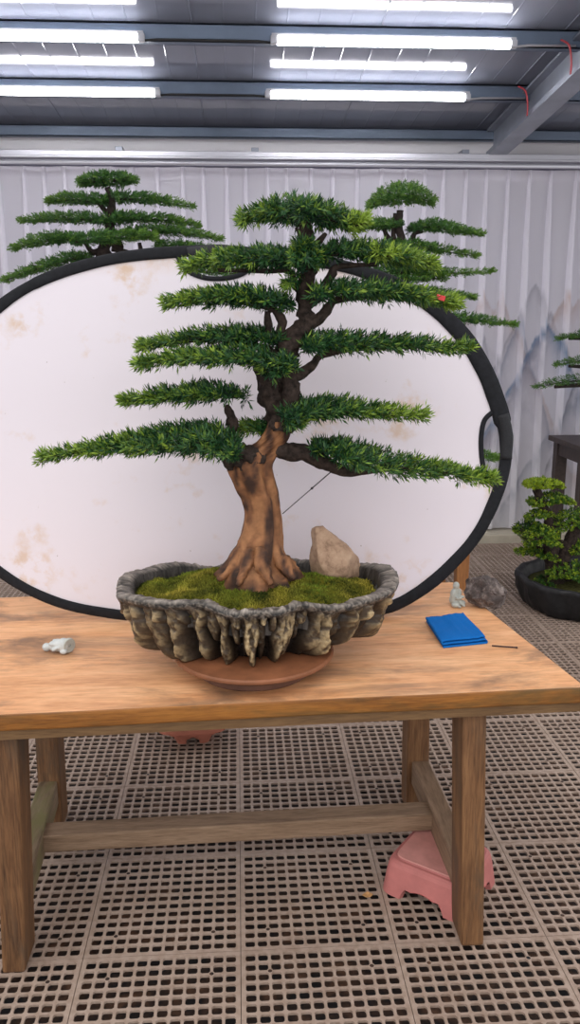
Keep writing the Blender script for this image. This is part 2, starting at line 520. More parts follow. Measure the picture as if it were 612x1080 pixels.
def make_curtain():
    x0, x1 = -2.6, 3.6
    CY, zt, zb = 6.10, 2.70, .085
    nx, nz = 1050, 150
    rs = np.random.RandomState(4)
    cents = []; x = x0
    while x < x1:
        cents.append(x); x += .155*(1+rs.uniform(-.14, .14))
    cents = np.array(cents)
    slope = rs.uniform(-.03, .03, len(cents))
    X = np.linspace(x0, x1, nx); Z = np.linspace(zb, zt, nz)
    GX, GZ = np.meshgrid(X, Z)
    D = np.zeros_like(GX); 
    f = (zt-GZ)/(zt-zb)                         # 0 top, 1 bottom
    for c, s in zip(cents, slope):
        w = .010 + .024*np.clip(f*2.5, 0, 1)**.8
        a = .012 + .016*f
        u = (GX - c - s*f)/w
        D -= a*np.exp(-u**4)*1.0
    D += .010*np.sin(GX*9+1.3) + .006*np.sin(GX*23+f*2)
    # ink landscape printed on the cloth
    base = np.array([.92, .90, .965])
    C = np.ones(GX.shape+(3,))*base
    def nz2(x, y, s, o=0):
        return np.array([[noise.fractal(Vector((xx*s, yy*s*.6, o)), 1., 2., 5) for xx in X[sel]] for yy in Z])
    sel = np.where((X > 1.0) & (X < 3.2))[0]
    N1 = nz2(0, 0, 4.0); N2 = nz2(0, 0, 14.0, 5.)
    gx, gz = GX[:, sel], GZ[:, sel]; sub = C[:, sel]
    def ridge(peaks, base_z, colr, amt, fade, o):
        global_h = np.full(X[sel].shape, -9.)
        for (px_, pz, wd) in peaks:
            global_h = np.maximum(global_h, pz - np.abs(X[sel]-px_)**1.1/wd)
        h = global_h[None, :] + .06*N1 + .035*N2
        d = h - gz
        k = np.clip(d/.03, 0, 1)*np.exp(-np.clip(d, 0, 9)/fade)*amt
        k = k*np.clip(1.0+1.1*N2+.7*N1, .05, 1)
        for q in range(3): sub[:, :, q] = sub[:, :, q]*(1-k) + colr[q]*k
    grey = (.22, .22, .27); blue = (.10, .23, .42); rust = (.58, .36, .26); mist = (.50, .50, .56)
    ridge([(1.80, 1.86, .55), (1.93, 1.83, .45)], 0, rust, .55, .10, 0)
    ridge([(2.43, 1.86, .5), (2.54, 1.88, .5)], 0, rust, .65, .12, 0)
    ridge([(1.60, 1.76, .8)], 0, mist, .25, .12, 1)
    ridge([(2.19, 1.93, .42), (2.31, 1.74, .40)], 0, grey, .62, .10, 1)
    ridge([(2.30, 1.66, .5)], 0, blue, 1.0, .13, 2)
    ridge([(2.08, 1.66, .30)], 0, (.16, .22, .36), .7, .08, 2)
    ridge([(1.82, 1.52, .22), (1.89, 1.36, .25)], 0, (.22, .23, .30), .65, .06, 3)
    ridge([(2.57, 1.33, .25)], 0, (.10, .10, .13), .9, .08, 3)
    ridge([(2.60, 1.18, .6)], 0, (.14, .2, .3), .6, .10, 3)
    ridge([(2.2, 1.12, .5), (2.42, 1.02, .4), (1.95, 1.15, .3)], 0, mist, .15, .06, 4)
    ridge([(2.15, .78, 1.2)], 0, mist, .12, .05, 4)
    C[:, sel] = sub
    # warmer cloth towards the printed lower shore
    low = np.clip((1.2-GZ)/1.1, 0, 1)[..., None]*np.clip((GX-.8)/.6, 0, 1)[..., None]
    C = C*(1-low*.25) + np.array([.74, .72, .62])*low*.25
    V = np.stack([GX, CY+.05+D, GZ], -1).reshape(-1, 3)
    idx = np.arange(nx*nz).reshape(nz, nx)
    F = np.stack([idx[:-1, :-1], idx[:-1, 1:], idx[1:, 1:], idx[1:, :-1]], -1).reshape(-1, 4)
    mb = MB(); mb.v = V.tolist(); mb.f = F.tolist(); mb.c = C.reshape(-1, 3).tolist(); mb.mi = [0]*len(F)
    o = mb.build('curtain', M['curtain'], smooth=True, attr='tint', fix=False)
    tag(o, 'white sheer pleated curtain printed with misty ink mountains, covering the back wall', 'curtain')
    # pinch pleats: a second thickness of cloth folded over at every hook
    pb = MB()
    for c, sl_ in zip(cents, slope):
        v, cc = [], []
        m = 40
        for q in range(m):
            ff = q/(m-1); z = zt-.004-(zt-zb-.01)*ff
            w = .009 + .017*min(1, ff*3.0)**.8*(1+.35*noise.noise(Vector((c*5, ff*3, 0))))
            xx = c+sl_*ff+.006*noise.noise(Vector((c*9, ff*4, 2)))
            i_z = min(nz-1, max(0, int((z-zb)/(zt-zb)*(nz-1))))
            for u, dy in ((-1, .0), (-.6, -.024), (0, -.034), (.6, -.024), (1, .0)):
                i_x = min(nx-1, max(0, int((xx+u*w-x0)/(x1-x0)*(nx-1))))
                v.append((xx+u*w, CY+.05+D[i_z, i_x]+dy*(.5+.5*ff)-.004, z)); cc.append(tuple(C[i_z, i_x]))
        pb.add(v, [(q*5+k, q*5+k+1, q*5+k+6, q*5+k+5) for q in range(m-1) for k in range(4)], cc)
    tag(pb.build('pleat', M['curtain_fold'], o, smooth=True, attr='tint', fix=False), kind='stuff')
    # stiff header tape doubled along the top
    hb = MB()
    P = np.stack([GX[-1], CY+.05+D[-10], np.full(nx, zt)], -1)
    v = []
    for dz in (0, -.075):
        for p in P: v.append((p[0], p[1]-.004, p[2]+dz))
    hb.add(v, [(i, i+1, nx+i+1, nx+i) for i in range(nx-1)], [tuple(base)]*len(v))
    hb.build('header_tape', M['curtain'], o, smooth=True, attr='tint', fix=False)
make_curtain()

# ------------------------------------------------------------------ tube lights
def tube_light(xa, xb, y, label):
    z = roof_z(y) - .084
    t = empty('tube_light', ((xa+xb)/2, y, z), label, 'tube light', 'white tube lights under the roof')
    h = (xb-xa)/2
    mb = MB(); mb.tube([(-h, 0, 0), (h, 0, 0)], .022, 16)
    mb.build('tube', M['tube'], t, smooth=False)
    mb = MB(); mb.box(-h-.03, h+.03, -.012, .014, .016, .03)
    mb.build('batten', M['grey_cap'], t)
    for s in (-1, 1):
        mb = MB(); mb.box(s*(h+.018)-.018, s*(h+.018)+.018, -.018, .018, -.018, .018)
        mb.build('end_cap', M['grey_cap'], t, bevel=.003)
    return t
def X_at(px, py, y): return float(on_depth(px, py, y)[0])
xa1, xb1 = X_at(293, 45, Y1), X_at(538, 47, Y1); xl1 = X_at(145, 42, Y1)
xa2, xb2 = X_at(286, 102, Y2), X_at(490, 103, Y2); xl2 = X_at(163, 100, Y2)
tube_light(xa1, xb1, Y1, 'lit white tube light on the right of the row nearest the viewer')
tube_light(xl1-(xb1-xa1), xl1, Y1, 'lit white tube light on the left of the row nearest the viewer')
tube_light(xa2, xb2, Y2, 'lit white tube light on the right of the row nearest the curtain')
tube_light(xl2-(xb2-xa2), xl2, Y2, 'lit white tube light on the left of the row nearest the curtain')
# unseen row nearer the viewer, added for its light
for k in (1,):
    for xa in (-1.55, .25):
        tube_light(xa, xa+1.2, Y1-1.1*k, 'lit white tube light added out of view for its light')
def cord(name, pts, r, mat, label, cat='cable'):
    mb = MB(); mb.tube(pts, r, 8)
    return tag(mb.build(name, M[mat], smooth=True), label, cat)
for (a, b, y, lab) in ((xl1, xa1, Y1, 'thin dark cable joining the two tube lights of the nearer row'),
                       (xl2, xa2, Y2, 'thin dark cable joining the two tube lights of the farther row')):
    z = roof_z(y) - .094
    cord('light_cable', [(a+.03, y+.006, z), (a+.1, y+.012, z+.008), (b-.1, y+.012, z+.008), (b-.03, y+.006, z)], .006, 'black_cord', lab)
for (a, y, lab) in ((xb1, Y1, 'thin cable running from the near right tube light to the steel rafter'),
                    (xb2, Y2, 'thin cable running from the far right tube light to the steel rafter')):
    z = roof_z(y) - .094
    cord('light_cable', [(a+.03, y+.006, z), (a+.1, y+.012, z+.01), (1.77, y+.012, z+.012)], .006, 'grey_cap', lab)
def strap(px, py, y, lab):
    x = 1.748; P = on_depth(px, py, y)
    z0 = 2.79 - .082*(y-5.89)
    mb = MB()
    pts = smoothpath([(x-.012, y, z0-.005), (x-.012, y+.002, z0+.06), (x-.03, y, z0+.13), (x-.075, y, z0+.155)], 5)
    mb.tube(pts, .011, 8, flat=.3)
    tag(mb.build('red_strap', M['red_strap'], smooth=True), lab, 'strap')
strap(548, 115, Y2-.15, 'red strap tied on the steel rafter beside the far right tube light')
strap(607, 45, Y1-.03, 'red strap on the steel rafter at the right frame edge, beside the near tube row')

# ------------------------------------------------------------------ worktable
TZ = .75
def make_table():
    root = empty('work_table', (0, 2.25, 0), 'heavy orange brown wooden worktable carrying the big bonsai', 'table')
    off = Vector((0, -2.25, 0))
    FR, BR, BL, FL = (.868, 1.886), (.752, 2.768), (-.93, 2.704), (-1.0, 1.818)
    th = .042
    n = 60
    rs = random.Random(3)
    mb = MB()
    # slab: subdivided along the front so the edge can wander like a hand-planed board
    top, bot = [], []
    def side(A, B, k): return [(A[0]+(B[0]-A[0])*i/k, A[1]+(B[1]-A[1])*i/k) for i in range(k)]
    ring = side(FL, FR, n) + side(FR, BR, 12) + side(BR, BL, n) + side(BL, FL, 12)
    out = []
    for (x, y) in ring:
        w = .003*noise.noise(Vector((x*4, y*4, 0)))
        out.append((x, y+w-2.25, w*.4))
    k = len(out)
    cx, cy = -.03, .05
    def sc(p, s): return (cx+(p[0]-cx)*s, cy+(p[1]-cy)*s)
    layers = [(1-.006, TZ), (1-.0015, TZ-.002), (1, TZ-.007), (1.001, TZ-.02), (1, TZ-th+.004), (1-.004, TZ-th)]
    v = []
    for s, z in layers:
        for p in out:
            q = sc(p, s); v.append((q[0], q[1], z+(p[2] if z > TZ-.03 else 0)*0))
    f = []
    for L in range(len(layers)-1):
        for i in range(k):
            a, b = L*k+i, L*k+(i+1) % k
            f.append((a, b, b+k, a+k))
    f2 = [tuple(range(k)), tuple((len(layers)-1)*k+i for i in range(k))]
    mb.add(v, f, mi=1); 
    nb = len(v)
    mb.f += f2; mb.mi += [0, 1]
    mb.build('tabletop', [M['top_wood'], M['edge_wood']], root)
    # apron boards under the slab
    ap = MB(); d = .006; zb = TZ-th-.026; zt = TZ-th-.0005
    def inset(P, dx, dy): return (P[0]+dx, P[1]+dy-2.25)
    a, b, c_, e = inset(FL, d, d), inset(FR, -d, d), inset(BR, -d, -d), inset(BL, d, -d)
    a2, b2, c2, e2 = inset(FL, .05, .045), inset(FR, -.05, .045), inset(BR, -.05, -.045), inset(BL, .05, -.045)
    for (p, q, r, s) in ((a, b, b2, a2), (b, c_, c2, b2), (c_, e, e2, c2), (e, a, a2, e2)):
        ap.hexa([(*p, zb), (*q, zb), (*r, zb), (*s, zb)], [(*p, zt), (*q, zt), (*r, zt), (*s, zt)])
    ap.build('apron', M['apron_wood'], root)
    zl = zb + .02
    def leg(xb0, xb1, yb0, yb1, xt0, xt1, yt0, yt1):
        m = MB()
        m.hexa([(xb0, yb0-2.25, 0), (xb1, yb0-2.25, 0), (xb1, yb1-2.25, 0), (xb0, yb1-2.25, 0)],
               [(xt0, yt0-2.25, zl), (xt1, yt0-2.25, zl), (xt1, yt1-2.25, zl), (xt0, yt1-2.25, zl)])
        return m.build('leg', M['leg_wood'], root, bevel=.007)
    leg(.578, .640, 1.888, 2.00, .553, .617, 1.90, 2.01)
    leg(-.640, -.580, 1.872, 1.985, -.612, -.550, 1.88, 1.99)
    leg(.555, .632, 2.52, 2.62, .545, .618, 2.52, 2.62)
    leg(-.685, -.612, 2.50, 2.60, -.675, -.602, 2.50, 2.60)
    for (x0, x1, xr0, xr1, zt_) in ((-.646, -.588, -.680, -.620, .180), (.575, .632, .568, .626, .196)):
        m = MB(); z1, z0 = zt_, zt_-.085
        m.hexa([(x0, 1.985-2.25, z0), (x1, 1.985-2.25, z0), (xr1, 2.52-2.25, z0), (xr0, 2.52-2.25, z0)],
               [(x0, 1.985-2.25, z1), (x1, 1.985-2.25, z1), (xr1, 2.52-2.25, z1), (xr0, 2.52-2.25, z1)])
        m.build('side_rail', M['rail_wood' if x0 < 0 else 'rail_plain'], root, bevel=.004)
    m = MB()
    m.hexa([(-.615, -.03, .108), (.580, -.015, .122), (.580, .055, .122), (-.615, .04, .108)],
           [(-.615, -.03, .166), (.580, -.015, .180), (.580, .055, .180), (-.615, .04, .166)])
    m.build('stretcher', M['stretcher_wood'], root, bevel=.004)
make_table()

# ------------------------------------------------------------------ white reflector screen
def make_screen():
    base_y = 2.44
    root = empty('reflector_screen', (0, base_y, TZ), 'big white oval cloth screen with black rim behind the bonsai', 'screen')
    lean = math.radians(4.0)
    nrm = np.array([0, -math.cos(lean), math.sin(lean)])       # faces the viewer
    O = np.array([0, base_y, TZ])
    def hit(px, py, off=0.):
        r = ray(px, py)
        t = ((O+nrm*off - Cv) @ nrm)/(r @ nrm)
        P = Cv + r*t - O
        return P
    right = [(232, 264), (290, 269), (340, 276), (385, 287), (425, 303), (460, 326), (490, 356), (512, 392), (526, 428), (533, 460),
             (533, 490), (524, 522), (506, 560), (480, 592), (448, 620), (412, 640), (370, 646), (320, 650), (270, 651), (230, 651)]
    cx = 232
    left = [(2*cx-x+ (0 if y < 462 else -4), y+(3 if 300 < y < 420 else 0)) for x, y in right[1:-1]][::-1]
    left = [(150, 650), (110, 646), (70, 638), (30, 622), (-5, 599), (-32, 570), (-50, 535), (-60, 495), (-62, 455), (-56, 415), (-42, 375), (-20, 342),
            (10, 315), (45, 295), (85, 281), (130, 271), (180, 266)]
    loop = right + left
    L = smoothpath(loop + [loop[0]], 6)[:-1]
    def W(px):  # rim width in pixels by place along the loop
        x, y = px
        if x > 300 and y < 445: return 6.5 + 3.0*min(1, max(0, (x-380)/120))
        if x > 400: return 7.0
        if y < 300: return 6.0
        return 5.5
    # cloth: the loop with the two hand holes bitten out
    top_b = smoothpath([(186, 268), (196, 284), (212, 292), (230, 294), (250, 291), (264, 283), (274, 268)], 5)
    side_b = smoothpath([(524, 432), (512, 442), (508, 458), (508, 478), (511, 496), (519, 510), (527, 516)], 5)
    pts = []
    for p in L:
        x, y = p
        if 184 <= x <= 276 and y < 300: continue
        if x > 500 and 430 <= y <= 517: continue
        pts.append(tuple(p))
    # insert the bites in loop order (loop runs clockwise on the photo, starting at the top)
    i0 = next(i for i, p in enumerate(pts) if p[0] > 276)
    seq = pts[i0:] + pts[:i0]
    j = next(i for i in range(len(seq)-1) if seq[i][1] < 431 and seq[i+1][1] > 516 and seq[i][0] > 480)
    seq = seq[:j+1] + [tuple(p) for p in side_b] + seq[j+1:] + [tuple(p) for p in top_b]
    bm = bmesh.new()
    vs = [bm.verts.new(hit(*p)) for p in seq]
    f = bm.faces.new(vs)
    bmesh.ops.triangulate(bm, faces=[f])
    me = bpy.data.meshes.new('cloth'); bm.to_mesh(me); bm.free()
    o = link('cloth', me, M['sheet'], root)
    s = o.modifiers.new('solidify', 'SOLIDIFY'); s.thickness = .002
    k = px_per_m(O + np.array([0, 0, .5]))
    P = [hit(*p, .004) for p in L]; rad = [W(p)/k for p in L]
    mb = MB()
    pl = P + [P[0]]; rl = rad + [rad[0]]
    mb.tube(pl, rl, 10, flat=.30, normal=nrm, rough=.10, fr=9., caps=False)
    mb.build('rim', M['black_rim'], root, smooth=True)
    for b, w in ((top_b, 2.6), (side_b, 2.8)):
        mb = MB(); mb.tube([hit(*p, .004) for p in b], w/k, 10, flat=.5, normal=nrm)
        mb.build('handle_binding', M['black_rim'], root, smooth=True)
    mb = MB(); mb.tube([hit(*p, .006) for p in smoothpath([(530, 437), (535, 460), (534, 484)], 5)], 6.6/k, 14, flat=.7, normal=nrm, rough=.08, fr=40.)
    tag(mb.build('grip_sleeve', M['grip'], root, smooth=True), 'dark grey foam grip sleeve')
    mb = MB(); mb.tube([hit(*p, .005) for p in smoothpath([(198, 267), (232, 264), (268, 269)], 5)], 6.0/k, 12, flat=.6, normal=nrm)
    mb.build('grip_sleeve', M['grip'], root, smooth=True)
make_screen()

# ------------------------------------------------------------------ foliage
def leaves(mb, rs, pos, dirs, glow, nleaf, llen, lw, c_dark, c_mid, c_light, spread=(30, 70), sl=.022):
    """shoots: pos/dirs arrays; each carries a spiral of narrow folded leaves"""
    n = len(pos)
    pos = np.repeat(pos, nleaf, 0); d = np.repeat(dirs, nleaf, 0); g = np.repeat(glow, nleaf, 0)
    m = len(pos)
    t = np.tile(np.linspace(0, 1, nleaf), n)
    ref = np.where(np.abs(d[:, 2:3]) > .9, np.array([[1., 0, 0]]), np.array([[0, 0, 1.]]))
    a = np.cross(d, ref); a /= np.linalg.norm(a, axis=1, keepdims=True)
    b = np.cross(d, a)
    ang = t*nleaf*2.4 + rs.uniform(0, 6.28, m)
    sp = np.radians(spread[1] - (spread[1]-spread[0])*t + rs.uniform(-12, 12, m))
    rad = a*np.cos(ang)[:, None] + b*np.sin(ang)[:, None]
    ld = d*np.cos(sp)[:, None] + rad*np.sin(sp)[:, None]
    ln = llen*rs.uniform(.65, 1.2, m)
    base = pos + d*(t*sl)[:, None]
    side = np.cross(ld, rad + .3*d); side /= (np.linalg.norm(side, axis=1, keepdims=True)+1e-9)
    up = np.cross(side, ld)
    w = lw*rs.uniform(.8, 1.2, m)
    tip = base + ld*ln[:, None]
    mid = base + ld*(ln*.45)[:, None] + up*(w*.25)[:, None]
    v0, v1, v2, v3 = base, mid+side*(w/2)[:, None], tip, mid-side*(w/2)[:, None]
    V = np.stack([v0, v1, v2, v3], 1).reshape(-1, 3)
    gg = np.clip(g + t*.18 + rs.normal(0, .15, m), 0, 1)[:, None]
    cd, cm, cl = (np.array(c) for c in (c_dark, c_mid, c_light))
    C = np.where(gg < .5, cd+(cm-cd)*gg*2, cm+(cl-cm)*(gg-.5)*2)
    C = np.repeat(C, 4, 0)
    nv = len(mb.v)
    idx = np.arange(m)*4+nv
    F = np.stack([idx, idx+1, idx+2, idx+3], 1)
    mb.v += V.tolist(); mb.c += C.tolist(); mb.f += F.tolist(); mb.mi += [0]*m

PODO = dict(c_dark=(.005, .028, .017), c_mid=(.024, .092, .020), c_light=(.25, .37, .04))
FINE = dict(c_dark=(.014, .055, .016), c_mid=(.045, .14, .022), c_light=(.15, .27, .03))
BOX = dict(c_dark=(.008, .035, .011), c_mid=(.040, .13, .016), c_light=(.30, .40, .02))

def pad(name, parent, spine, Y, depth, seed, n, org, nleaf=10, llen=.020, lw=.0047, sl=.022, cols=PODO, tips='r', base_glow=.13, tip_glow=.58,
        shrink=5.5, twig=.004, yellow=0., dy=0., lower=.55, upw=.32, endtrim=8, bark='bark_dark'):
    """a foliage pad: spine rows are (px, py, half thickness px), left to right, at room depth Y"""
    rs = np.random.RandomState(seed)
    xa, xb = spine[0][0], spine[-1][0]; trim = min(endtrim, (xb-xa)*.2)
    ta, tb = (trim if tips != 'r' else 0), (trim if tips != 'l' else 0)
    spine = [(xa+ta+(x-xa)*(xb-xa-ta-tb)/(xb-xa), y, h) for x, y, h in spine]
    S = smoothpath(spine, 8)
    P = np.array([on_depth(x, y, Y) for x, y, h in S]) - np.asarray(org)
    P[:, 1] += dy*np.linspace(0, 1, len(P)) if dy else 0
    k = px_per_m(np.asarray(org)+P[len(P)//2])
    H = np.maximum(S[:, 2]-shrink, 1.0)/k
    hm = H.max()
    Dp = depth*np.clip(H/hm, .08, 1)**.75
    w = Dp + .15*depth; cw = np.cumsum(w); cw /= cw[-1]
    u = np.sort(rs.uniform(0, 1, n))
    i = np.clip(np.searchsorted(cw, u), 0, len(P)-1)
    tt = i/(len(P)-1)
    jit = (P[np.minimum(i+1, len(P)-1)] - P[np.maximum(i-1, 0)])*rs.uniform(-.5, .5, (n, 1))
    ang = rs.uniform(0, 2*PI, n); rr = rs.uniform(.25, 1, n)**.5
    ca, sa = np.cos(ang), np.sin(ang)
    lump = 1 + .34*np.array([noise.noise(Vector((float(p[0])*14, a*1.1, seed*3.1))) for p, a in zip(P[i], ang)])
    off = np.zeros((n, 3))
    off[:, 1] = ca*Dp[i]*rr*lump
    off[:, 2] = np.where(sa > 0, sa, sa*lower)*H[i]*rr*lump
    pos = P[i] + jit + off
    tan = P[np.minimum(i+2, len(P)-1)] - P[np.maximum(i-2, 0)]
    tan /= np.linalg.norm(tan, axis=1, keepdims=True)
    sgn = {'r': np.clip(.25+tt, 0, 1), 'l': -np.clip(1.25-tt, 0, 1), 'b': (tt-.5)*2}[tips]
    d = tan*(sgn*.9)[:, None]
    d[:, 1] += ca*.55; d[:, 2] += sa*.35 + upw
    d += rs.normal(0, .28, (n, 3))
    d /= np.linalg.norm(d, axis=1, keepdims=True)
    e = {'r': tt, 'l': 1-tt, 'b': np.abs(tt-.5)*2}[tips]
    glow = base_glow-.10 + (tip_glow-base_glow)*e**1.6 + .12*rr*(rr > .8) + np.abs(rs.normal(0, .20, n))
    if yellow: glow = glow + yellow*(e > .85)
    mb = MB()
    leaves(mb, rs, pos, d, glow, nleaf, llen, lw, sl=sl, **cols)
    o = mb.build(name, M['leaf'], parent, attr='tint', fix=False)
    # twigs inside the pad, a sub-part
    tb = MB()
    r0 = {'r': np.linspace(1, .25, len(P)), 'l': np.linspace(.25, 1, len(P)), 'b': 1-.75*np.abs(np.linspace(-1, 1, len(P)))}[tips]
    low = P - np.array([0, 0, 1])*(H*.12)[:, None]
    tb.tube(low[1:-1], (twig*r0)[1:-1], 7, rough=.15, fr=40)
    for q in range(3, len(P)-2, 2):
        for s in (-1, 1):
            sg = 1 if tips == 'r' else -1 if tips == 'l' else (1 if q > len(P)/2 else -1)
            en = low[q] + np.array([sg*Dp[q]*.5, s*Dp[q]*.8, H[q]*.3])
            tb.tube([low[q], (low[q]+en)/2+np.array([0, 0, -.003]), en], [twig*.45, twig*.35, twig*.2], 5)
    tb.build('twig', M[bark], o, smooth=True)
    return o

def px_tube(parent, name, rows, Y, org, mat, seg=12, rough=.18, fr=30, k=5, flat=1.0, colorfn=None):
    """woody limb through rows (px, py, radius px[, depth offset])"""
    rows = [tuple(r)+(0,)*(4-len(r)) for r in rows]
    S = smoothpath(rows, k)
    P = [on_depth(x, y, Y+dy) - np.asarray(org) for x, y, r, dy in S]
    R = [max(r, .4)/px_per_m(p+np.asarray(org)) for (x, y, r, dy), p in zip(S, P)]
    mb = MB(); mb.tube(P, R, seg, rough=rough, fr=fr, flat=flat)
    if colorfn: mb.c = [colorfn(v) for v in mb.v]
    return mb.build(name, M[mat], parent, smooth=True, attr='tint' if colorfn else None)

# ------------------------------------------------------------------ main bonsai
PC = np.array([.030, 2.13])            # middle of the pot
POT_B, POT_R = .806, .965              # underside and rim heights
def rim_r(a):
    """plan outline of the pot, a wavy oval"""
    ax, ay = .384, .215
    n = 2.35
    r = (abs(math.cos(a)/ax)**n + abs(math.sin(a)/ay)**n)**(-1/n)
    r *= 1 + .030*math.sin(3*a+.6) + .028*math.sin(5*a+2.2) + .012*math.sin(9*a+.4)
    # the front lip swells in the middle and draws in on both sides
    for a0, amp, wd in ((4.70, .035, .20), (4.22, -.040, .22), (5.25, -.035, .24), (3.70, .02, .2)):
        d = (a - a0 + PI) % (2*PI) - PI
        r *= 1 + amp*math.exp(-(d/wd)**2)
    return r
def rim_z(a):
    return .008*math.sin(2*a+.4)+.007*math.sin(5*a+1.)+.004*math.sin(11*a)

BO = np.array([PC[0], PC[1], POT_B])
bonsai = empty('bonsai_tree', BO, 'large bonsai with flat tiered green pads in a craggy rock pot on the table', 'bonsai')

def make_pot():
    rs = random.Random(11)
    na, nz = 760, 84
    drips = []
    # (count, share of the relief, shortest, longest, half width in metres)
    for cnt, amp, zl, zh, wd in ((29, 1.0, .82, 1.22, .025), (20, .70, .5, .9, .020), (34, 1.06, .24, .46, .015), (22, .50, .85, 1.1, .014)):
        for i in range(cnt):
            a = 2*PI*(i+rs.uniform(-.42, .42))/cnt
            drips.append((a, wd*rs.uniform(.65, 1.3), rs.uniform(zl, zh), amp*rs.uniform(.8, 1.1), rs.uniform(-.05, .05)))
    mb = MB()
    V, C, F = [], [], []
    Hh = POT_R-POT_B
    cols = []
    for i in range(na):
        a = 2*PI*i/na; R = rim_r(a)
        cols.append([(abs((a-da+PI) % (2*PI)-PI)*R, (a-da+PI) % (2*PI)-PI, w, ln, am, sk, R) for da, w, ln, am, sk in drips if abs((a-da+PI) % (2*PI)-PI)*R < w*1.3+.02])
    for j in range(nz):
        t = j/(nz-1)                     # 0 rim .. 1 underside
        for i in range(na):
            a = 2*PI*i/na
            R = rim_r(a)
            x0, y0 = math.cos(a)*R, math.sin(a)*R
            wob = .006*noise.noise(Vector((x0*22, y0*22, t*4)))
            b = 0.
            for (dd, sd, w, ln, am, sk, R_) in cols[i]:
                d = abs(sd*R_ - sk*t*.3 + wob)
                if t < ln:
                    ww = w*(1.0-.30*(t/ln)**2)*(.80+.28*math.sin(t*9+sk*80))
                    if d < ww:
                        b = max(b, am*(1-(d/ww)**2.4)**.5*(1-(t/ln)**7)**.5*(.72+.28*t/ln))
            st = noise.fractal(Vector((x0*75, y0*75, t*7)), 1., 2., 4)        # vertical striation
            gr = noise.fractal(Vector((x0*60, y0*60, t*9+7)), 1., 2., 4)
            Sb = R*(.900-.34*t**1.1); Sd = R*(.985-.070*t**1.5)
            lip = math.exp(-((t+.02*gr)/.125)**4)
            b2 = max(b, lip*.95)
            out = Sb+(Sd-Sb)*b2 + .0040*st*(1-lip) + .0030*gr + .003*lip
            z = POT_R + rim_z(a)*(1-t) - Hh*t*.985 + .005*(1-t)*gr
            V.append((out*math.cos(a), out*math.sin(a), z-POT_B))
            tan = np.array([.52, .39, .21]); brn = np.array([.072, .047, .026]); blk = np.array([.010, .008, .007]); gry = np.array([.17, .145, .12])
            k = min(1, max(0, (b-.52)*2.4))*min(1, max(0, st*2.2+.40))
            c = blk+(brn-blk)*min(1, max(0, b*1.5-.12)); c = c+(tan-c)*k  # worn glaze plus painted-in recess shade: black between drips, tan on them
            g2 = min(1., max(0., lip*1.2))
            n1 = max(.10, .50+1.5*gr+1.3*noise.noise(Vector((x0*190, y0*190, t*40))))
            c = c*(1-g2)+gry*n1*g2
            C.append(tuple(c))
    for j in range(nz-1):
        for i in range(na):
            a, b = j*na+i, j*na+(i+1) % na
            F.append((a, b, b+na, a+na))
    # lip and inside wall
    base = len(V); prof = [(.985, .006), (.955, .009), (.90, .007), (.865, .0), (.85, -.03), (.84, -.07)]
    for q, (s, dz) in enumerate(prof):
        for i in range(na):
            a = 2*PI*i/na; R = rim_r(a)*s
            p3 = Vector((math.cos(a)*R*40, math.sin(a)*R*40, 3))
            n1 = noise.fractal(p3*1.5, 1., 2., 4)
            V.append((R*math.cos(a), R*math.sin(a), POT_R+rim_z(a)+dz+(.005*n1 if q < 4 else 0)-POT_B))
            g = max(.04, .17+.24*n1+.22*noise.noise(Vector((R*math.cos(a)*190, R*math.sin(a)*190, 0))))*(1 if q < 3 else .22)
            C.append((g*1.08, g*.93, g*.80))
    for i in range(na):
        F.append((i, base+i, base+(i+1) % na, (i+1) % na))
    for q in range(len(prof)-1):
        for i in range(na):
            a, b = base+q*na+i, base+q*na+(i+1) % na
            F.append((a, a+na, b+na, b))
    # underside
    F.append(tuple((nz-1)*na+i for i in range(na)))
    mb.v, mb.f, mb.c, mb.mi = V, F, C, [0]*len(F)
    mb.build('pot', M['pot_glaze_shade'], bonsai, smooth=True, attr='tint')
make_pot()

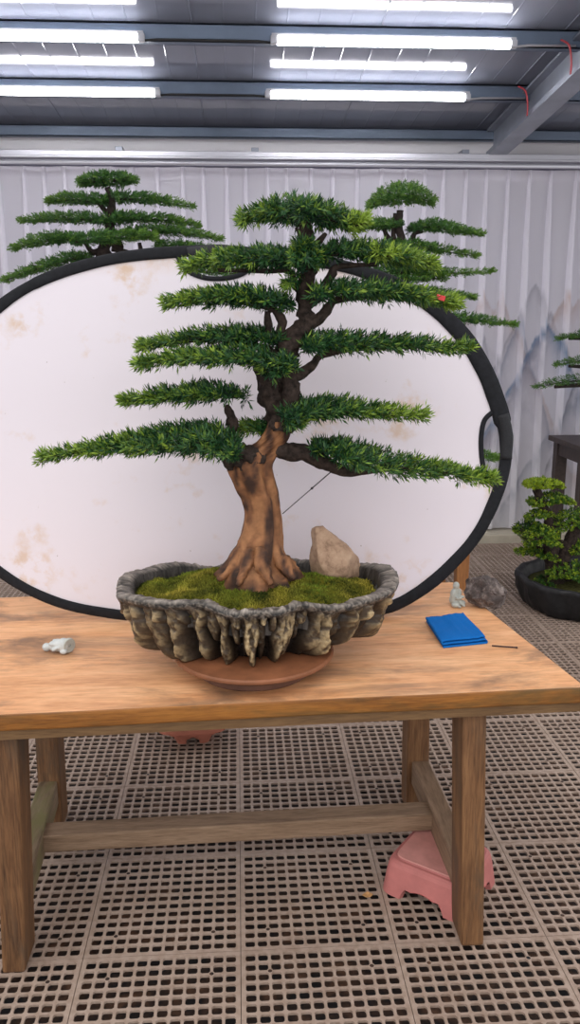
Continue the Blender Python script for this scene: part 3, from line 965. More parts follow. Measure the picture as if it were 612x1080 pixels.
def moss_z(x, y):
    """height of the moss mound above the pot base, local coordinates"""
    a = math.atan2(y, x); r = math.hypot(x, y)/(rim_r(a)*.862)
    z = POT_R-POT_B - .028 + .046*(1-min(1, r)**2.0)
    z += .013*noise.fractal(Vector((x*15, y*15, 1.7)), 1., 2., 4)
    return z
def make_moss():
    rs = np.random.RandomState(5)
    mb = MB(); V, C, F = [], [], []
    nr, na = 46, 150
    for j in range(nr):
        for i in range(na):
            a = 2*PI*i/na; r = rim_r(a)*.862*((j+.01)/(nr-1))
            x, y = r*math.cos(a), r*math.sin(a)
            V.append((x, y, moss_z(x, y)))
            n = .5+.5*noise.fractal(Vector((x*18, y*18, 0)), 1., 2., 4)
            C.append((.045+.10*n, .05+.085*n, .010))
    for j in range(nr-1):
        for i in range(na):
            a, b = j*na+i, j*na+(i+1) % na
            F.append((a, b, b+na, a+na))
    # short moss sprigs
    m = 26000
    for q in range(m):
        a = rs.uniform(0, 2*PI); r = rim_r(a)*.855*math.sqrt(rs.uniform(0, 1))
        x, y = r*math.cos(a), r*math.sin(a); z = moss_z(x, y)
        h = rs.uniform(.003, .008); w = rs.uniform(.001, .0022); t = rs.uniform(0, 2*PI)
        dx, dy = math.cos(t)*w, math.sin(t)*w
        lx, ly = rs.normal(0, .0035, 2)
        n = .5+.9*noise.fractal(Vector((x*14, y*14, 4)), 1., 2., 4)+rs.normal(0, .15)
        gn = min(1, max(0, .5+1.2*noise.noise(Vector((x*8, y*8, 9)))))
        n = min(1, max(0, n))
        i0 = len(V)
        V += [(x-dx, y-dy, z-.002), (x+dx, y+dy, z-.002), (x+lx, y+ly, z+h)]
        c = np.array([.030, .042, .008])*(1-n)+(np.array([.44, .37, .06])*(1-gn)+np.array([.22, .30, .035])*gn)*n
        C += [tuple(c)]*3
        F.append((i0, i0+1, i0+2))
    mb.v, mb.f, mb.c, mb.mi = V, F, C, [0]*len(F)
    tag(mb.build('moss', M['moss'], bonsai, smooth=True, attr='tint', fix=False), kind='stuff')
make_moss()

TYY = 2.13
def trunk_col(v):
    n = .5+.75*noise.fractal(Vector((v[0]*40, v[1]*40, v[2]*8)), 1., 2., 5)
    a = np.array([.06, .030, .020]); b = np.array([.27, .115, .05]); c = np.array([.40, .185, .08])
    n = min(1, max(0, (n-.25)*1.8))
    q = a+(b-a)*min(1, n*1.7) if n < .6 else b+(c-b)*(n-.6)/.4
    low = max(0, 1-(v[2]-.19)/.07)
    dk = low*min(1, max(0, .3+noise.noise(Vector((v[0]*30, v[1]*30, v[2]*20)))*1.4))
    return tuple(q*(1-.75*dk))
def make_trunk():
    # flared butt and smooth orange lower trunk, fluted
    rows = [(272, 617, 40), (272, 606, 37), (271, 597, 31), (272, 586, 26), (275, 572, 23), (277, 555, 20), (277, 540, 19), (275, 526, 19.5),
            (270, 512, 21), (265, 500, 22.5), (263, 490, 23), (268, 481, 21), (278, 472, 17), (288, 463, 14.5), (294, 452, 13), (296, 444, 12)]
    S = smoothpath(rows, 6)
    P = [on_depth(x, y, TYY)-BO for x, y, r in S]
    R = [r/px_per_m(p+BO) for (x, y, r), p in zip(S, P)]
    mb = MB(); seg = 40; verts = []
    for j, (p, r) in enumerate(zip(P, R)):
        for k in range(seg):
            a = 2*PI*k/seg
            fl = 1 + .10*math.sin(5*a+j*.05) + .06*math.sin(8*a-j*.03)
            if j < 22: fl += (.16*(1-j/22))*math.sin(7*a+1.)+ .10*(1-j/22)*math.sin(3*a)
            q = Vector((p[0]+r*math.cos(a), p[1]+r*math.sin(a), p[2]*.4))
            fl += .10*noise.fractal(q*32, 1., 2., 3)
            verts.append((p[0]+r*fl*math.cos(a), p[1]+r*fl*.9*math.sin(a), p[2]))
    faces = [(j*seg+k, j*seg+(k+1) % seg, (j+1)*seg+(k+1) % seg, (j+1)*seg+k) for j in range(len(P)-1) for k in range(seg)]
    faces.append(tuple((len(P)-1)*seg+k for k in range(seg)))
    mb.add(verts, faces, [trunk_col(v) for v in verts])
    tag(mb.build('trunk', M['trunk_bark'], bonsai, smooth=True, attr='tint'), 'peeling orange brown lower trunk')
    T = lambda name, rows, **k: px_tube(bonsai, name, rows, TYY, BO, 'bark_dark', **k)
    # surface roots
    for rows in ([(262, 574, 9, -.01), (252, 590, 8, -.02), (243, 602, 5, -.035), (230, 612, 2.5, -.05)], [(286, 574, 9, -.015), (294, 590, 9, -.03), (303, 601, 7, -.045), (312, 611, 3, -.06)],
                 [(276, 580, 10, -.035), (276, 594, 9, -.055), (281, 606, 6, -.075), (286, 617, 3, -.09)], [(266, 580, 9, -.03), (260, 596, 7, -.05), (254, 610, 4, -.075), (250, 618, 2, -.085)],
                 [(290, 585, 7, .02), (304, 594, 6, .03), (314, 601, 3, .03)]):
        px_tube(bonsai, 'root', rows, TYY, BO, 'trunk_bark', colorfn=trunk_col, rough=.45, fr=60)
    up = T('upper_trunk', [(296, 452, 12.5), (294, 436, 12), (288, 420, 13), (287, 404, 14), (294, 388, 14), (302, 372, 12), (312, 355, 10.5), (323, 340, 9), (322, 325, 8),
                           (320, 308, 8), (325, 290, 8), (326, 270, 7.5), (323, 250, 8), (324, 232, 6)], rough=.55, fr=60, seg=24)
    tag(up, 'dark gnarled upper trunk')
    # second stem beside the upper trunk, stump at the fork
    T('branch', [(300, 455, 8, -.02), (306, 430, 9, -.02), (306, 410, 9, -.02), (303, 392, 8, -.01), (306, 374, 6)], rough=.55, fr=60, seg=18)
    T('branch', [(276, 484, 9, -.015), (262, 482, 12, -.03), (250, 482, 11, -.03), (243, 488, 8, -.03), (243, 496, 3, -.03)], rough=.6, fr=60, seg=18)
    T('branch', [(252, 484, 9, -.02), (244, 476, 7, -.02), (240, 468, 4, -.02)], rough=.5, fr=60)
    # left limbs
    T('branch', [(247, 480, 6, -.02), (243, 464, 4.5), (246, 449, 5.5), (242, 437, 4.5), (239, 427, 3)], rough=.5, fr=60)
    T('branch', [(240, 478, 6, -.02), (222, 474, 4), (180, 472, 2.5), (130, 476, 1.5)], rough=.25)
    T('branch', [(290, 398, 8), (278, 402, 5), (272, 390, 5), (268, 382, 4), (240, 380, 2.5), (200, 380, 1.5)], rough=.3)
    T('branch', [(294, 382, 7), (284, 372, 6), (270, 365, 4), (240, 359, 2.5), (200, 360, 1.5)], rough=.3)
    T('branch', [(304, 366, 7), (296, 352, 5), (298, 340, 5), (292, 330, 4), (284, 325, 3.5), (250, 318, 2)], rough=.4)
    T('branch', [(282, 352, 4), (283, 340, 4), (282, 328, 3)], rough=.3)
    T('branch', [(320, 312, 5), (310, 298, 3.5), (306, 286, 3), (280, 286, 2.5), (230, 285, 1.8)], rough=.3)
    T('branch', [(326, 262, 4.5), (318, 248, 2.5), (312, 240, 2)], rough=.3)
    T('branch', [(326, 268, 4.5), (336, 256, 3.5), (344, 246, 2)], rough=.3)
    # right limbs
    T('branch', [(318, 346, 8), (332, 340, 6), (342, 330, 5.5), (348, 322, 5), (358, 316, 4), (400, 312, 2.2), (450, 316, 1.3)], rough=.4)
    T('branch', [(326, 322, 5), (338, 310, 5), (350, 290, 5), (358, 281, 3.5), (400, 279, 2)], rough=.35)
    T('branch', [(306, 398, 8), (318, 394, 6), (330, 384, 5.5), (342, 374, 4.5), (380, 367, 3), (440, 367, 1.5)], rough=.35)
    T('branch', [(302, 448, 7), (314, 446, 4.5), (335, 438, 3.5), (380, 436, 2), (420, 438, 1.2)], rough=.3)
    T('branch', [(292, 472, 9), (304, 477, 10), (320, 477, 9), (335, 484, 9), (350, 491, 7.5), (368, 497, 6), (384, 497, 4), (420, 495, 2.2), (470, 499, 1.3)], rough=.25)
    mb = MB()
    a, b = on_depth(298, 542, TYY-.02)-BO, on_depth(350, 497, TYY)-BO
    mid = a+(b-a)*.6
    mb.tube([a, mid], .0013, 6); mb.tube([mid, b], .0016, 6)
    mb.tube([mid-(b-a)*.03, mid, mid+(b-a)*.03], [.001, .004, .001], 8)
    tag(mb.build('guy_wire', M['wire'], bonsai), 'thin dark wire tying branch to trunk')
make_trunk()

def B(spine, Y, depth, seed, n, **k): return pad('foliage_pad', bonsai, spine, Y, depth, seed, int(n*1.2), BO, **k)
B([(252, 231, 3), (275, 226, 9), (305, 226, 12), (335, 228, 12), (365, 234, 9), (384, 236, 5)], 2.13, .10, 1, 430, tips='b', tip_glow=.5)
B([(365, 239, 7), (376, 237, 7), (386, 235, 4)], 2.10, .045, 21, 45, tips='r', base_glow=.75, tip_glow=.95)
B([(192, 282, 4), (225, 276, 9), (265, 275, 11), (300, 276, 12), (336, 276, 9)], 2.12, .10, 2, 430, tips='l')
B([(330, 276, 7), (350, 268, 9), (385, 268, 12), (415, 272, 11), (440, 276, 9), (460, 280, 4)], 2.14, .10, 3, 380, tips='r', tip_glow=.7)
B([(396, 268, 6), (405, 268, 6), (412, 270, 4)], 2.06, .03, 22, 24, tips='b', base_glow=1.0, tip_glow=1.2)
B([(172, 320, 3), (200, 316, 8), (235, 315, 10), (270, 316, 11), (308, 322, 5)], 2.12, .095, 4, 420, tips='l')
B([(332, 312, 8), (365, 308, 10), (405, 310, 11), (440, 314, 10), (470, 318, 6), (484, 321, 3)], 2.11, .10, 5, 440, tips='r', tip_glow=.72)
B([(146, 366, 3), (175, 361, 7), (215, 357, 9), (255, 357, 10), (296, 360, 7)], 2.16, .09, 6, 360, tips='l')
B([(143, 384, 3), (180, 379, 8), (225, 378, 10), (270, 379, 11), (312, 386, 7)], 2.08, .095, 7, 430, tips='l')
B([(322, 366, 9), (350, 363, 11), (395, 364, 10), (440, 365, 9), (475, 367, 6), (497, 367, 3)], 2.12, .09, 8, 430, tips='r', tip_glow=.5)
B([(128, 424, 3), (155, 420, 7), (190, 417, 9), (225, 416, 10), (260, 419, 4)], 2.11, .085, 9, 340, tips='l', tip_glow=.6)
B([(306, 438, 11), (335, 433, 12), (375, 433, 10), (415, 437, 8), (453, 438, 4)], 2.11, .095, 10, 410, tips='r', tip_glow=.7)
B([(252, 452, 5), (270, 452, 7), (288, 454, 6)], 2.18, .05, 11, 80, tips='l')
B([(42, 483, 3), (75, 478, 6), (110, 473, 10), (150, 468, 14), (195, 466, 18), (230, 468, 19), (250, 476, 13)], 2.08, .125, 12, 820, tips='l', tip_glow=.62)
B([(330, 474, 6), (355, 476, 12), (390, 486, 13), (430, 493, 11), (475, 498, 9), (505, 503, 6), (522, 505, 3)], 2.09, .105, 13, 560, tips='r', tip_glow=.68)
# tufts on the trunk
B([(306, 268, 7), (322, 262, 10), (336, 270, 7)], 2.10, .04, 14, 60, tips='b')
B([(302, 300, 4), (312, 292, 6), (322, 286, 4)], 2.09, .03, 15, 26, tips='l')
B([(275, 388, 8), (292, 392, 10), (308, 388, 8)], 2.07, .04, 16, 70, tips='b')
B([(298, 440, 9), (308, 446, 13), (318, 444, 9)], 2.06, .04, 17, 60, tips='r')

# red clip tied near the tip of a right-hand pad
P = on_depth(465, 314, 2.05)
mb = MB(); mb.box(-.011, .011, -.002, .002, -.006, .006); mb.tube([(0, 0, .005), (-.006, .006, .0), (-.01, .01, -.012)], .0012, 6)
o = mb.build('plant_tag', plain('tag_red', (.65, .05, .05), .5), bevel=.001); o.location = P; o.rotation_euler = (.2, .25, .1)
tag(o, 'small red tag caught in the bonsai foliage near the rim of the white screen', 'tag')

# ------------------------------------------------------------------ turntable under the pot
def make_turntable():
    t = empty('turntable', (.03, 2.07, TZ), 'round terracotta coloured turntable under the rock pot', 'turntable')
    mb = MB(); mb.lathe([(.0001, .0), (.150, .0), (.155, .004), (.153, .016), (.140, .026), (.0001, .026)], 64); mb.build('base', M['terracotta_dark'], t, smooth=False)
    mb = MB(); mb.lathe([(.0001, .0262), (.150, .0262), (.185, .034), (.208, .043), (.212, .047), (.212, .052), (.207, .0555), (.0001, .0555)], 72); mb.build('disc', M['terracotta'], t, smooth=False)
make_turntable()

# ------------------------------------------------------------------ stones
def stone(name, mat, outline, centre, Y, depth, label, sub=5, rough=.05, facet=.0, cuts=0, seed=0):
    """star-shaped outline (px) in the plane at depth Y, swelling to a real thickness"""
    C0 = on_depth(*centre, Y)
    pol = []
    for p in outline:
        q = on_depth(*p, Y) - C0
        pol.append((math.atan2(q[2], q[0]), math.hypot(q[0], q[2])))
    pol.sort()
    A = np.array([p[0] for p in pol]); Rr = np.array([p[1] for p in pol])
    A = np.concatenate([A[-1:]-2*PI, A, A[:1]+2*PI]); Rr = np.concatenate([Rr[-1:], Rr, Rr[:1]])
    XY = np.stack([Rr*np.cos(A), Rr*np.sin(A)], 1)
    def rad(a):
        i = min(max(int(np.searchsorted(A, a))-1, 0), len(A)-2)
        p, q = XY[i], XY[i+1]; d = np.array([math.cos(a), math.sin(a)]); e = q-p
        den = d[0]*e[1]-d[1]*e[0]
        return (p[0]*e[1]-p[1]*e[0])/den if abs(den) > 1e-9 else Rr[i]
    rr_ = random.Random(seed); planes = []
    bm = bmesh.new(); bmesh.ops.create_icosphere(bm, subdivisions=sub, radius=1)
    for v in bm.verts:
        sx, sy, sz = v.co
        a = math.atan2(sz, sx); rho = math.sqrt(max(0, 1-sy*sy))
        r = rad(a)*rho**.55
        y = math.copysign(abs(sy)**.8, sy)*depth
        q = Vector((r*math.cos(a), y, r*math.sin(a)))
        v.co = q
    for k in range(cuts):
        nn = Vector((rr_.uniform(-1, 1), -rr_.uniform(.3, 1), rr_.uniform(-.7, 1))).normalized()
        dd = max(v.co.dot(nn) for v in bm.verts)*rr_.uniform(.72, .90)
        for v in bm.verts:
            e = v.co.dot(nn)-dd
            if e > 0: v.co -= nn*e*.95
    for v in bm.verts:
        q = v.co.copy()
        s = max(depth, .03)
        n = noise.fractal(q*38+Vector((seed, 0, 0)), 1., 2., 5)
        cell = noise.cell(q*40+Vector((seed*3, 0, 0)))-.5 if facet else 0
        q += q.normalized()*(rough*s*n + facet*s*cell)
        v.co = q
    me = bpy.data.meshes.new(name); bm.to_mesh(me); bm.free()
    me.polygons.foreach_set('use_smooth', [facet == 0]*len(me.polygons))
    o = link(name, me, mat); o.location = C0
    return o

def mat_stone(name, a, b, c, s=30.):
    m, nt, bs = newmat(name)
    f = noise_tex(nt, s=s, detail=8, rough=.7)
    nt.links.new(ramp(nt, f, [(.32, a), (.5, b), (.7, c)]), bs.inputs['Base Color'])
    bs.inputs['Roughness'].default_value = .8
    bump(nt, bs, f, .5, .01)
    return m
tan_m = mat_stone('tan_stone', (.20, .12, .075), (.40, .26, .17), (.49, .345, .235), 28.)
o = stone('stone', tan_m, [(328, 559), (334, 556), (341, 555), (350, 563), (366, 575), (378, 588), (387, 602), (380, 611), (360, 613), (340, 611), (329, 606), (326, 590), (329, 575)],
          (348, 590), 2.21, .045, '', rough=.07, cuts=9, seed=2)
tag(o, 'tan triangular stone standing on the moss of the rock pot', 'stone')
grey_m = mat_stone('grey_stone', (.025, .019, .018), (.085, .064, .057), (.30, .25, .225), 34.)
o = stone('stone', grey_m, [(493, 613), (505, 611), (520, 609), (526, 612), (530, 619), (538, 627), (534, 637), (525, 641), (514, 639), (502, 638), (493, 633), (491, 622)],
          (514, 623), 2.50, .055, '', sub=4, rough=.20, facet=.02, cuts=26, seed=9)
tag(o, 'craggy dark grey stone at the right back corner of the table', 'stone')

# ------------------------------------------------------------------ little statues
def blob(name, parts, mat, parent=None, voxel=.0016):
    """one continuous carved figure grown from overlapping ellipsoids"""
    bm = bmesh.new()
    for (c, r, rot) in parts:
        mt = Matrix.Translation(c) @ Matrix.Rotation(rot[0], 4, 'X') @ Matrix.Rotation(rot[1], 4, 'Y') @ Matrix.Rotation(rot[2], 4, 'Z') @ Matrix.Diagonal((*r, 1))
        bmesh.ops.create_icosphere(bm, subdivisions=3, radius=1, matrix=mt)
    me = bpy.data.meshes.new(name); bm.to_mesh(me); bm.free()
    o = link(name, me, mat, parent)
    r = o.modifiers.new('remesh', 'REMESH'); r.mode = 'VOXEL'; r.voxel_size = voxel; r.use_smooth_shade = True
    s = o.modifiers.new('smooth', 'SMOOTH'); s.factor = .5; s.iterations = 3
    return o
def statue_parts(seated=True):
    z = (0, 0, 0)
    p = [((0, 0, .020), (.022, .018, .020), z), ((0, .002, .036), (.018, .014, .022), z), ((0, 0, .048), (.014, .011, .010), z),
         ((0, -.002, .066), (.0105, .0115, .0125), z), ((0, -.0135, .065), (.002, .0028, .0035), z), ((0, -.0115, .0595), (.004, .0022, .0012), z),
         ((-.0042, -.0115, .0695), (.0022, .0018, .0012), z), ((.0042, -.0115, .0695), (.0022, .0018, .0012), z),
         ((-.0105, 0, .066), (.002, .003, .004), z), ((.0105, 0, .066), (.002, .003, .004), z),
         ((0, 0, .054), (.006, .006, .008), z)]
    for s in (-1, 1):
        p += [((s*.016, -.004, .040), (.0062, .0075, .015), (.15, s*-.25, 0)), ((s*.010, -.016, .030), (.0055, .013, .0055), (0, 0, s*.6)),
              ((s*.004, -.023, .029), (.0042, .0045, .0038), z), ((s*.015, -.016, .008), (.014, .013, .009), (0, 0, s*.4)), ((s*.010, -.028, .004), (.006, .009, .0045), z)]
    return p
P = on_level(485, 640, TZ)
t = empty('statue', P, 'small pale green seated figure statue leaning beside the dark grey stone', 'statue', rz=math.radians(35))
o = blob('figure', statue_parts(), M['statue'], t); o.scale = (1.0, .95, 1.02)
o.location = (0, .02, .0005)

P = on_level(66, 688, TZ)
t = empty('statue', P, 'small white statue lying on its side at the left of the table', 'statue', rz=math.radians(-14))
z = (0, 0, 0)
parts = [((.004, 0, .0215), (.018, .0195, .0210), z), ((-.012, 0, .0205), (.022, .0165, .0185), z), ((-.026, 0, .018), (.014, .0155, .0145), z),
         ((-.047, 0, .0125), (.0125, .0115, .0120), z), ((-.049, -.0108, .0150), (.0028, .0022, .002), z), ((-.045, -.0105, .0165), (.0018, .0016, .0014), z), ((-.045, -.0105, .0120), (.0018, .0016, .0014), z),
         ((-.038, 0, .0145), (.007, .008, .008), z), ((-.020, -.012, .0270), (.015, .0055, .0055), (0, .15, .15)), ((-.014, -.0165, .0150), (.011, .0055, .0050), (0, -.5, 0)),
         ((-.003, -.018, .0200), (.0045, .004, .004), z), ((-.020, .012, .0270), (.015, .0055, .0055), (0, .15, -.15)), ((.010, -.013, .0085), (.011, .009, .0080), z)]
blob('figure', parts, M['statue_white'], t)
mb = MB()
v = []
for (r, dx) in ((.0035, .0), (.0190, .0), (.0205, -.0015), (.0212, -.006), (.0195, -.012)):
    for k in range(32):
        a = 2*PI*k/32
        v.append((.0245+dx, r*.95*math.cos(a), .0216+r*math.sin(a)))
mb.add(v, [(L*32+k, L*32+(k+1) % 32, (L+1)*32+(k+1) % 32, (L+1)*32+k) for L in range(4) for k in range(32)])
v = [(.0245-d, .0035*.95*math.cos(2*PI*k/32), .0216+.0035*math.sin(2*PI*k/32)) for d in (0, .008) for k in range(32)]
mb.add(v, [(k, (k+1) % 32, 32+(k+1) % 32, 32+k) for k in range(32)]+[tuple(32+k for k in range(32))])
bs = mb.build('base', M['statue'], t)
bs.rotation_euler = (0, 0, -.5); bs.location = (.002, .011, 0)

# ------------------------------------------------------------------ blue folded cloth
def make_cloth():
    A, Bc, Cc, D = (on_level(*p, TZ) for p in ((449, 656), (488, 651), (514, 679), (467, 684)))
    nu, nv = 46, 26
    # serpentine fold profile along u (front edge), stacked in z
    prof = []
    lay, gap = 3, .0078
    for L in range(lay):
        a, b = (.02, .985) if L % 2 == 0 else (.985, .02)
        for i in range(nu):
            u = a+(b-a)*i/(nu-1)
            prof.append((u, .002+L*gap))
        if L < lay-1:
            for k in range(1, 8):
                th = PI*k/8
                s = 1 if L % 2 == 0 else -1
                prof.append((b+s*.018*math.sin(th), .002+L*gap+gap*(1-math.cos(th))/2))
    mb = MB(); V = []
    m = len(prof)
    for j in range(nv):
        t = j/(nv-1)
        for q, (u, z) in enumerate(prof):
            L = min(lay-1, int((z-.0019)/gap+.01))
            e = .02*L*(1-2*t)*.4
            tt = min(1, max(0, t*(1-.05*L)+.02*L + .012*noise.noise(Vector((u*6, L*2., t)))))
            p = A*(1-u)*(1-tt)+Bc*u*(1-tt)+D*(1-u)*tt+Cc*u*tt
            w = noise.noise(Vector((u*3.5, t*3.5, .3)))
            zz = z*(1+.16*w) + .004*L/3*noise.noise(Vector((u*7, t*2, 1.))) - (.002*(L > 0))*math.sin(PI*0)
            if t > .9: zz -= z*.10*(t-.9)/.1
            V.append((p[0]-A[0], p[1]-A[1], zz))
    F = [(j*m+i, j*m+i+1, (j+1)*m+i+1, (j+1)*m+i) for j in range(nv-1) for i in range(m-1)]
    mb.add(V, F)
    o = mb.build('folded_cloth', M['cloth_blue'], smooth=True, fix=False)
    o.location = (A[0], A[1], TZ)
    s = o.modifiers.new('solidify', 'SOLIDIFY'); s.thickness = .0032; s.offset = 0
    tag(o, 'bright blue folded cloth lying on the table', 'cloth')
make_cloth()
a, b = on_level(519, 682, TZ), on_level(546, 684, TZ)
mb = MB(); d = b-a
mb.tube([(0, 0, .003), d*.9+np.array([0, 0, .003]), d+np.array([.0, .0, .003])], [.0022, .0022, .0032], 8)
o = mb.build('metal_rod', plain('rod_dark', (.05, .025, .02), .45, .4)); o.location = a
tag(o, 'thin dark rod lying on the table right of the blue cloth', 'rod')

# ------------------------------------------------------------------ plastic stands on the floor
def footed_stand(name, hx, hy, h, taper, mat, loc, rz, label, cat, cham=.35, archw=.5, archh=.55, upright=False):
    """low upturned tray: chamfered-corner plan, flaring skirt, an arch cut in each side"""
    t = empty(name, loc, label, cat, rz=rz)
    def ring(sx, sy, n=12):
        pts = []
        c = cham*min(sx, sy)
        cor = [(sx, -sy), (sx, sy), (-sx, sy), (-sx, -sy)]
        ins = [((sx, -sy+c), (sx, sy-c)), ((sx-c, sy), (-sx+c, sy)), ((-sx, sy-c), (-sx, -sy+c)), ((-sx+c, -sy), (sx-c, -sy))]
        for k in range(4):
            p, q = ins[k]
            for i in range(25): pts.append((p[0]+(q[0]-p[0])*i/24, p[1]+(q[1]-p[1])*i/24, k, i/24))
            nx = ins[(k+1) % 4][0]; cr = cor[(k+1) % 4]
            for i in range(1, 8):
                u = i/8
                pts.append(((1-u)**2*q[0]+2*u*(1-u)*cr[0]+u*u*nx[0], (1-u)**2*q[1]+2*u*(1-u)*cr[1]+u*u*nx[1], -1, 0))
        return pts
    def arch(side, u):
        if side < 0: return 0
        d = abs(u-.5)/(archw/2)
        if d >= 1: return 0
        return archh*(.78*min(1, (1-d)/.18)**.5 + .22*(1-min(1, d/.55)**2))
    levels = [(1.0, 0.0), (.985, .25), (.965, .55), (.945, .80), (.925, .90), (.895, .945), (.86, .95), (.84, .99), (.82, 1.0)]
    if upright: levels = [(1.0, 0.0), (.97, .15), (.94, .38), (.90, .52), (.875, .56), (.87, .64), (.83, .70), (.80, .72), (.79, .98), (.80, 1.0), (.83, 1.0), (.86, .72), (.90, .45)]
    mb = MB(); V = []
    base = ring(1, 1)
    m = len(base)
    for s, f in levels:
        sc = 1-(1-s)*taper
        R_ = ring(hx*sc, hy*sc)
        for (x, y, sd, u) in R_:
            z = h*max(f, arch(sd, u)*.92 if f < .8 else f)
            V.append((x, y, z))
    # inner skirt
    for s, f in ((.97, 0.0), (.95, .3), (.90, .86)):
        R_ = ring(hx*(1-(1-s)*taper)-.006, hy*(1-(1-s)*taper)-.006)
        for (x, y, sd, u) in R_:
            V.append((x, y, h*max(f, min(.86, arch(sd, u)*.92))))
    nl = len(levels)
    F = []
    for L in range(nl-1):
        for i in range(m):
            a, b = L*m+i, L*m+(i+1) % m
            F.append((a, b, b+m, a+m))
    F.append(tuple((nl-1)*m+i for i in range(m)))
    for i in range(m):
        a, b = i, (i+1) % m
        F.append((b, a, nl*m+a, nl*m+b))
    for L in range(nl, nl+2):
        for i in range(m):
            a, b = L*m+i, L*m+(i+1) % m
            F.append((b, a, a+m, b+m))
    F.append(tuple((nl+2)*m+i for i in range(m))[::-1])
    mb.add(V, F)
    o = mb.build('body', mat, t, smooth=False)
    # raised panel on top
    if upright: return t
    mb = MB(); R_ = ring(hx*.76, hy*.76); R2 = ring(hx*.745, hy*.745)
    v = [(x, y, h*1.0) for x, y, _, _ in R_]+[(x, y, h+.003) for x, y, _, _ in R2]
    mb.add(v, [(i, (i+1) % m, m+(i+1) % m, m+i) for i in range(m)]+[tuple(m+i for i in range(m))])
    mb.build('top_panel', M['pink_dusty'], t)
    return t
a, b, c2 = on_level(413, 938, 0), on_level(474, 962, 0), on_level(517, 936, 0)
ctr = (a+c2)/2
footed_stand('plastic_stand', .138, .128, .112, 1.7, M['pink_plastic'], (ctr[0], ctr[1]+.02, 0), math.radians(-38), 'dusty pink plastic stand with arched feet behind the right table leg', 'stand', archw=.72, archh=.42)
P = on_level(203, 785, 0)
footed_stand('plant_tray', .062, .060, .105, -6.0, M['red_plastic'], (P[0], P[1]+.07, 0), math.radians(2), 'reddish brown footed plant tray on the grating, half seen under the table edge', 'tray', cham=.5, archw=.8, archh=.30, upright=True)
P = on_level(388, 946, .0)
bm = bmesh.new()
vs = [bm.verts.new((x, y, .004+.004*abs(x)*60*.3)) for x, y in ((-.013, 0), (-.005, .008), (.001, .012), (.006, .007), (.013, .001), (.005, -.006), (-.004, -.007))]
cv = bm.verts.new((0, 0, .002))
for i in range(len(vs)): bm.faces.new((vs[i], vs[(i+1) % len(vs)], cv))
me = bpy.data.meshes.new('dry_leaf'); bm.to_mesh(me); bm.free()
o = link('dry_leaf', me, M['dry_leaf']); o.location = P; o.scale = (1.3, 1.3, 1.3)
o.modifiers.new('solidify', 'SOLIDIFY').thickness = .0012
tag(o, 'small curled tan dry leaf on the grating left of the pink stand', 'leaf')

# ------------------------------------------------------------------ stands and bonsai behind
def plant_stand(loc, w, d, h, mat, label, legw=.05, top=.04):
    t = empty('plant_stand', loc, label, 'table')
    mb = MB(); mb.box(-w/2-.03, w/2+.03, -d/2-.03, d/2+.03, h-top, h); mb.build('tabletop', M[mat], t, bevel=.005)
    mb = MB()
    for s in (-1, 1): mb.box(-w/2+legw, w/2-legw, s*(d/2-.02)-.011, s*(d/2-.02)+.011, h-top-.09, h-top)
    for s in (-1, 1): mb.box(s*(w/2-.02)-.011, s*(w/2-.02)+.011, -d/2+legw, d/2-legw, h-top-.09, h-top)
    mb.build('apron', M[mat], t)
    for sx in (-1, 1):
        for sy in (-1, 1):
            mb = MB(); x, y = sx*(w/2-legw/2), sy*(d/2-legw/2)
            mb.box(x-legw/2, x+legw/2, y-legw/2, y+legw/2, 0, h-top); mb.build('leg', M[mat], t, bevel=.004)
    return t

def simple_pot(parent, prof, mat, z0=0., seg=64, warp=None):
    mb = MB(); mb.lathe(prof, seg, (0, 0, z0), warp); return mb.build('pot', M[mat], parent, smooth=True)

def rear_tree(px, Y, stand_h, label, trunk_rows, limbs, pads, potw, seed0, llen=.0145, depth=.11, dens=1.0, cols=FINE):
    base = on_depth(px, 300, Y); org = np.array([base[0], Y, stand_h])
    t = empty('bonsai_tree', org, label, 'bonsai')
    w = potw
    simple_pot(t, [(.0001, .0), (w*.80, 0), (w*.88, .03), (w, .15), (w*1.06, .165), (w*1.06, .18), (w*.97, .18), (w*.95, .165), (.0001, .175)], 'pot_brown', seg=56)
    mb = MB(); mb.lathe([(.0001, .20), (w*.5, .195), (w*.94, .176), (w*.94, .168)], 40); mb.build('soil', M['soil'], t, smooth=True)
    z = on_depth(px, trunk_rows[-1][1], Y)
    S = smoothpath(trunk_rows, 5)
    Pt = [np.array([0, 0, .17])] + [np.array([.02, 0, .40])] + [on_depth(x, y, Y)-org for x, y, r in S]
    Rt = [.075, .055] + [r/px_per_m(p+org) for (x, y, r), p in zip(S, Pt[2:])]
    mb = MB(); mb.tube(smoothpath([tuple(p)+(r,) for p, r in zip(Pt, Rt)], 3)[:, :3], smoothpath([tuple(p)+(r,) for p, r in zip(Pt, Rt)], 3)[:, 3], 12, rough=.3, fr=25)
    mb.build('trunk', M['bark_grey'], t, smooth=True)
    for rows in limbs: px_tube(t, 'branch', rows, Y, org, 'bark_grey', seg=8, rough=.25)
    for q, (sp, tips, n, kw) in enumerate(pads):
        kw = dict(kw); dp = kw.pop('depth', depth)
        pad('foliage_pad', t, sp, Y+kw.pop('yo', 0), dp, seed0+q, int(n*2.0), org, nleaf=9, llen=llen, lw=.0046, sl=.018, cols=cols, tips=tips, shrink=1.8, twig=.005, endtrim=3, bark='bark_grey', **kw)
    return t

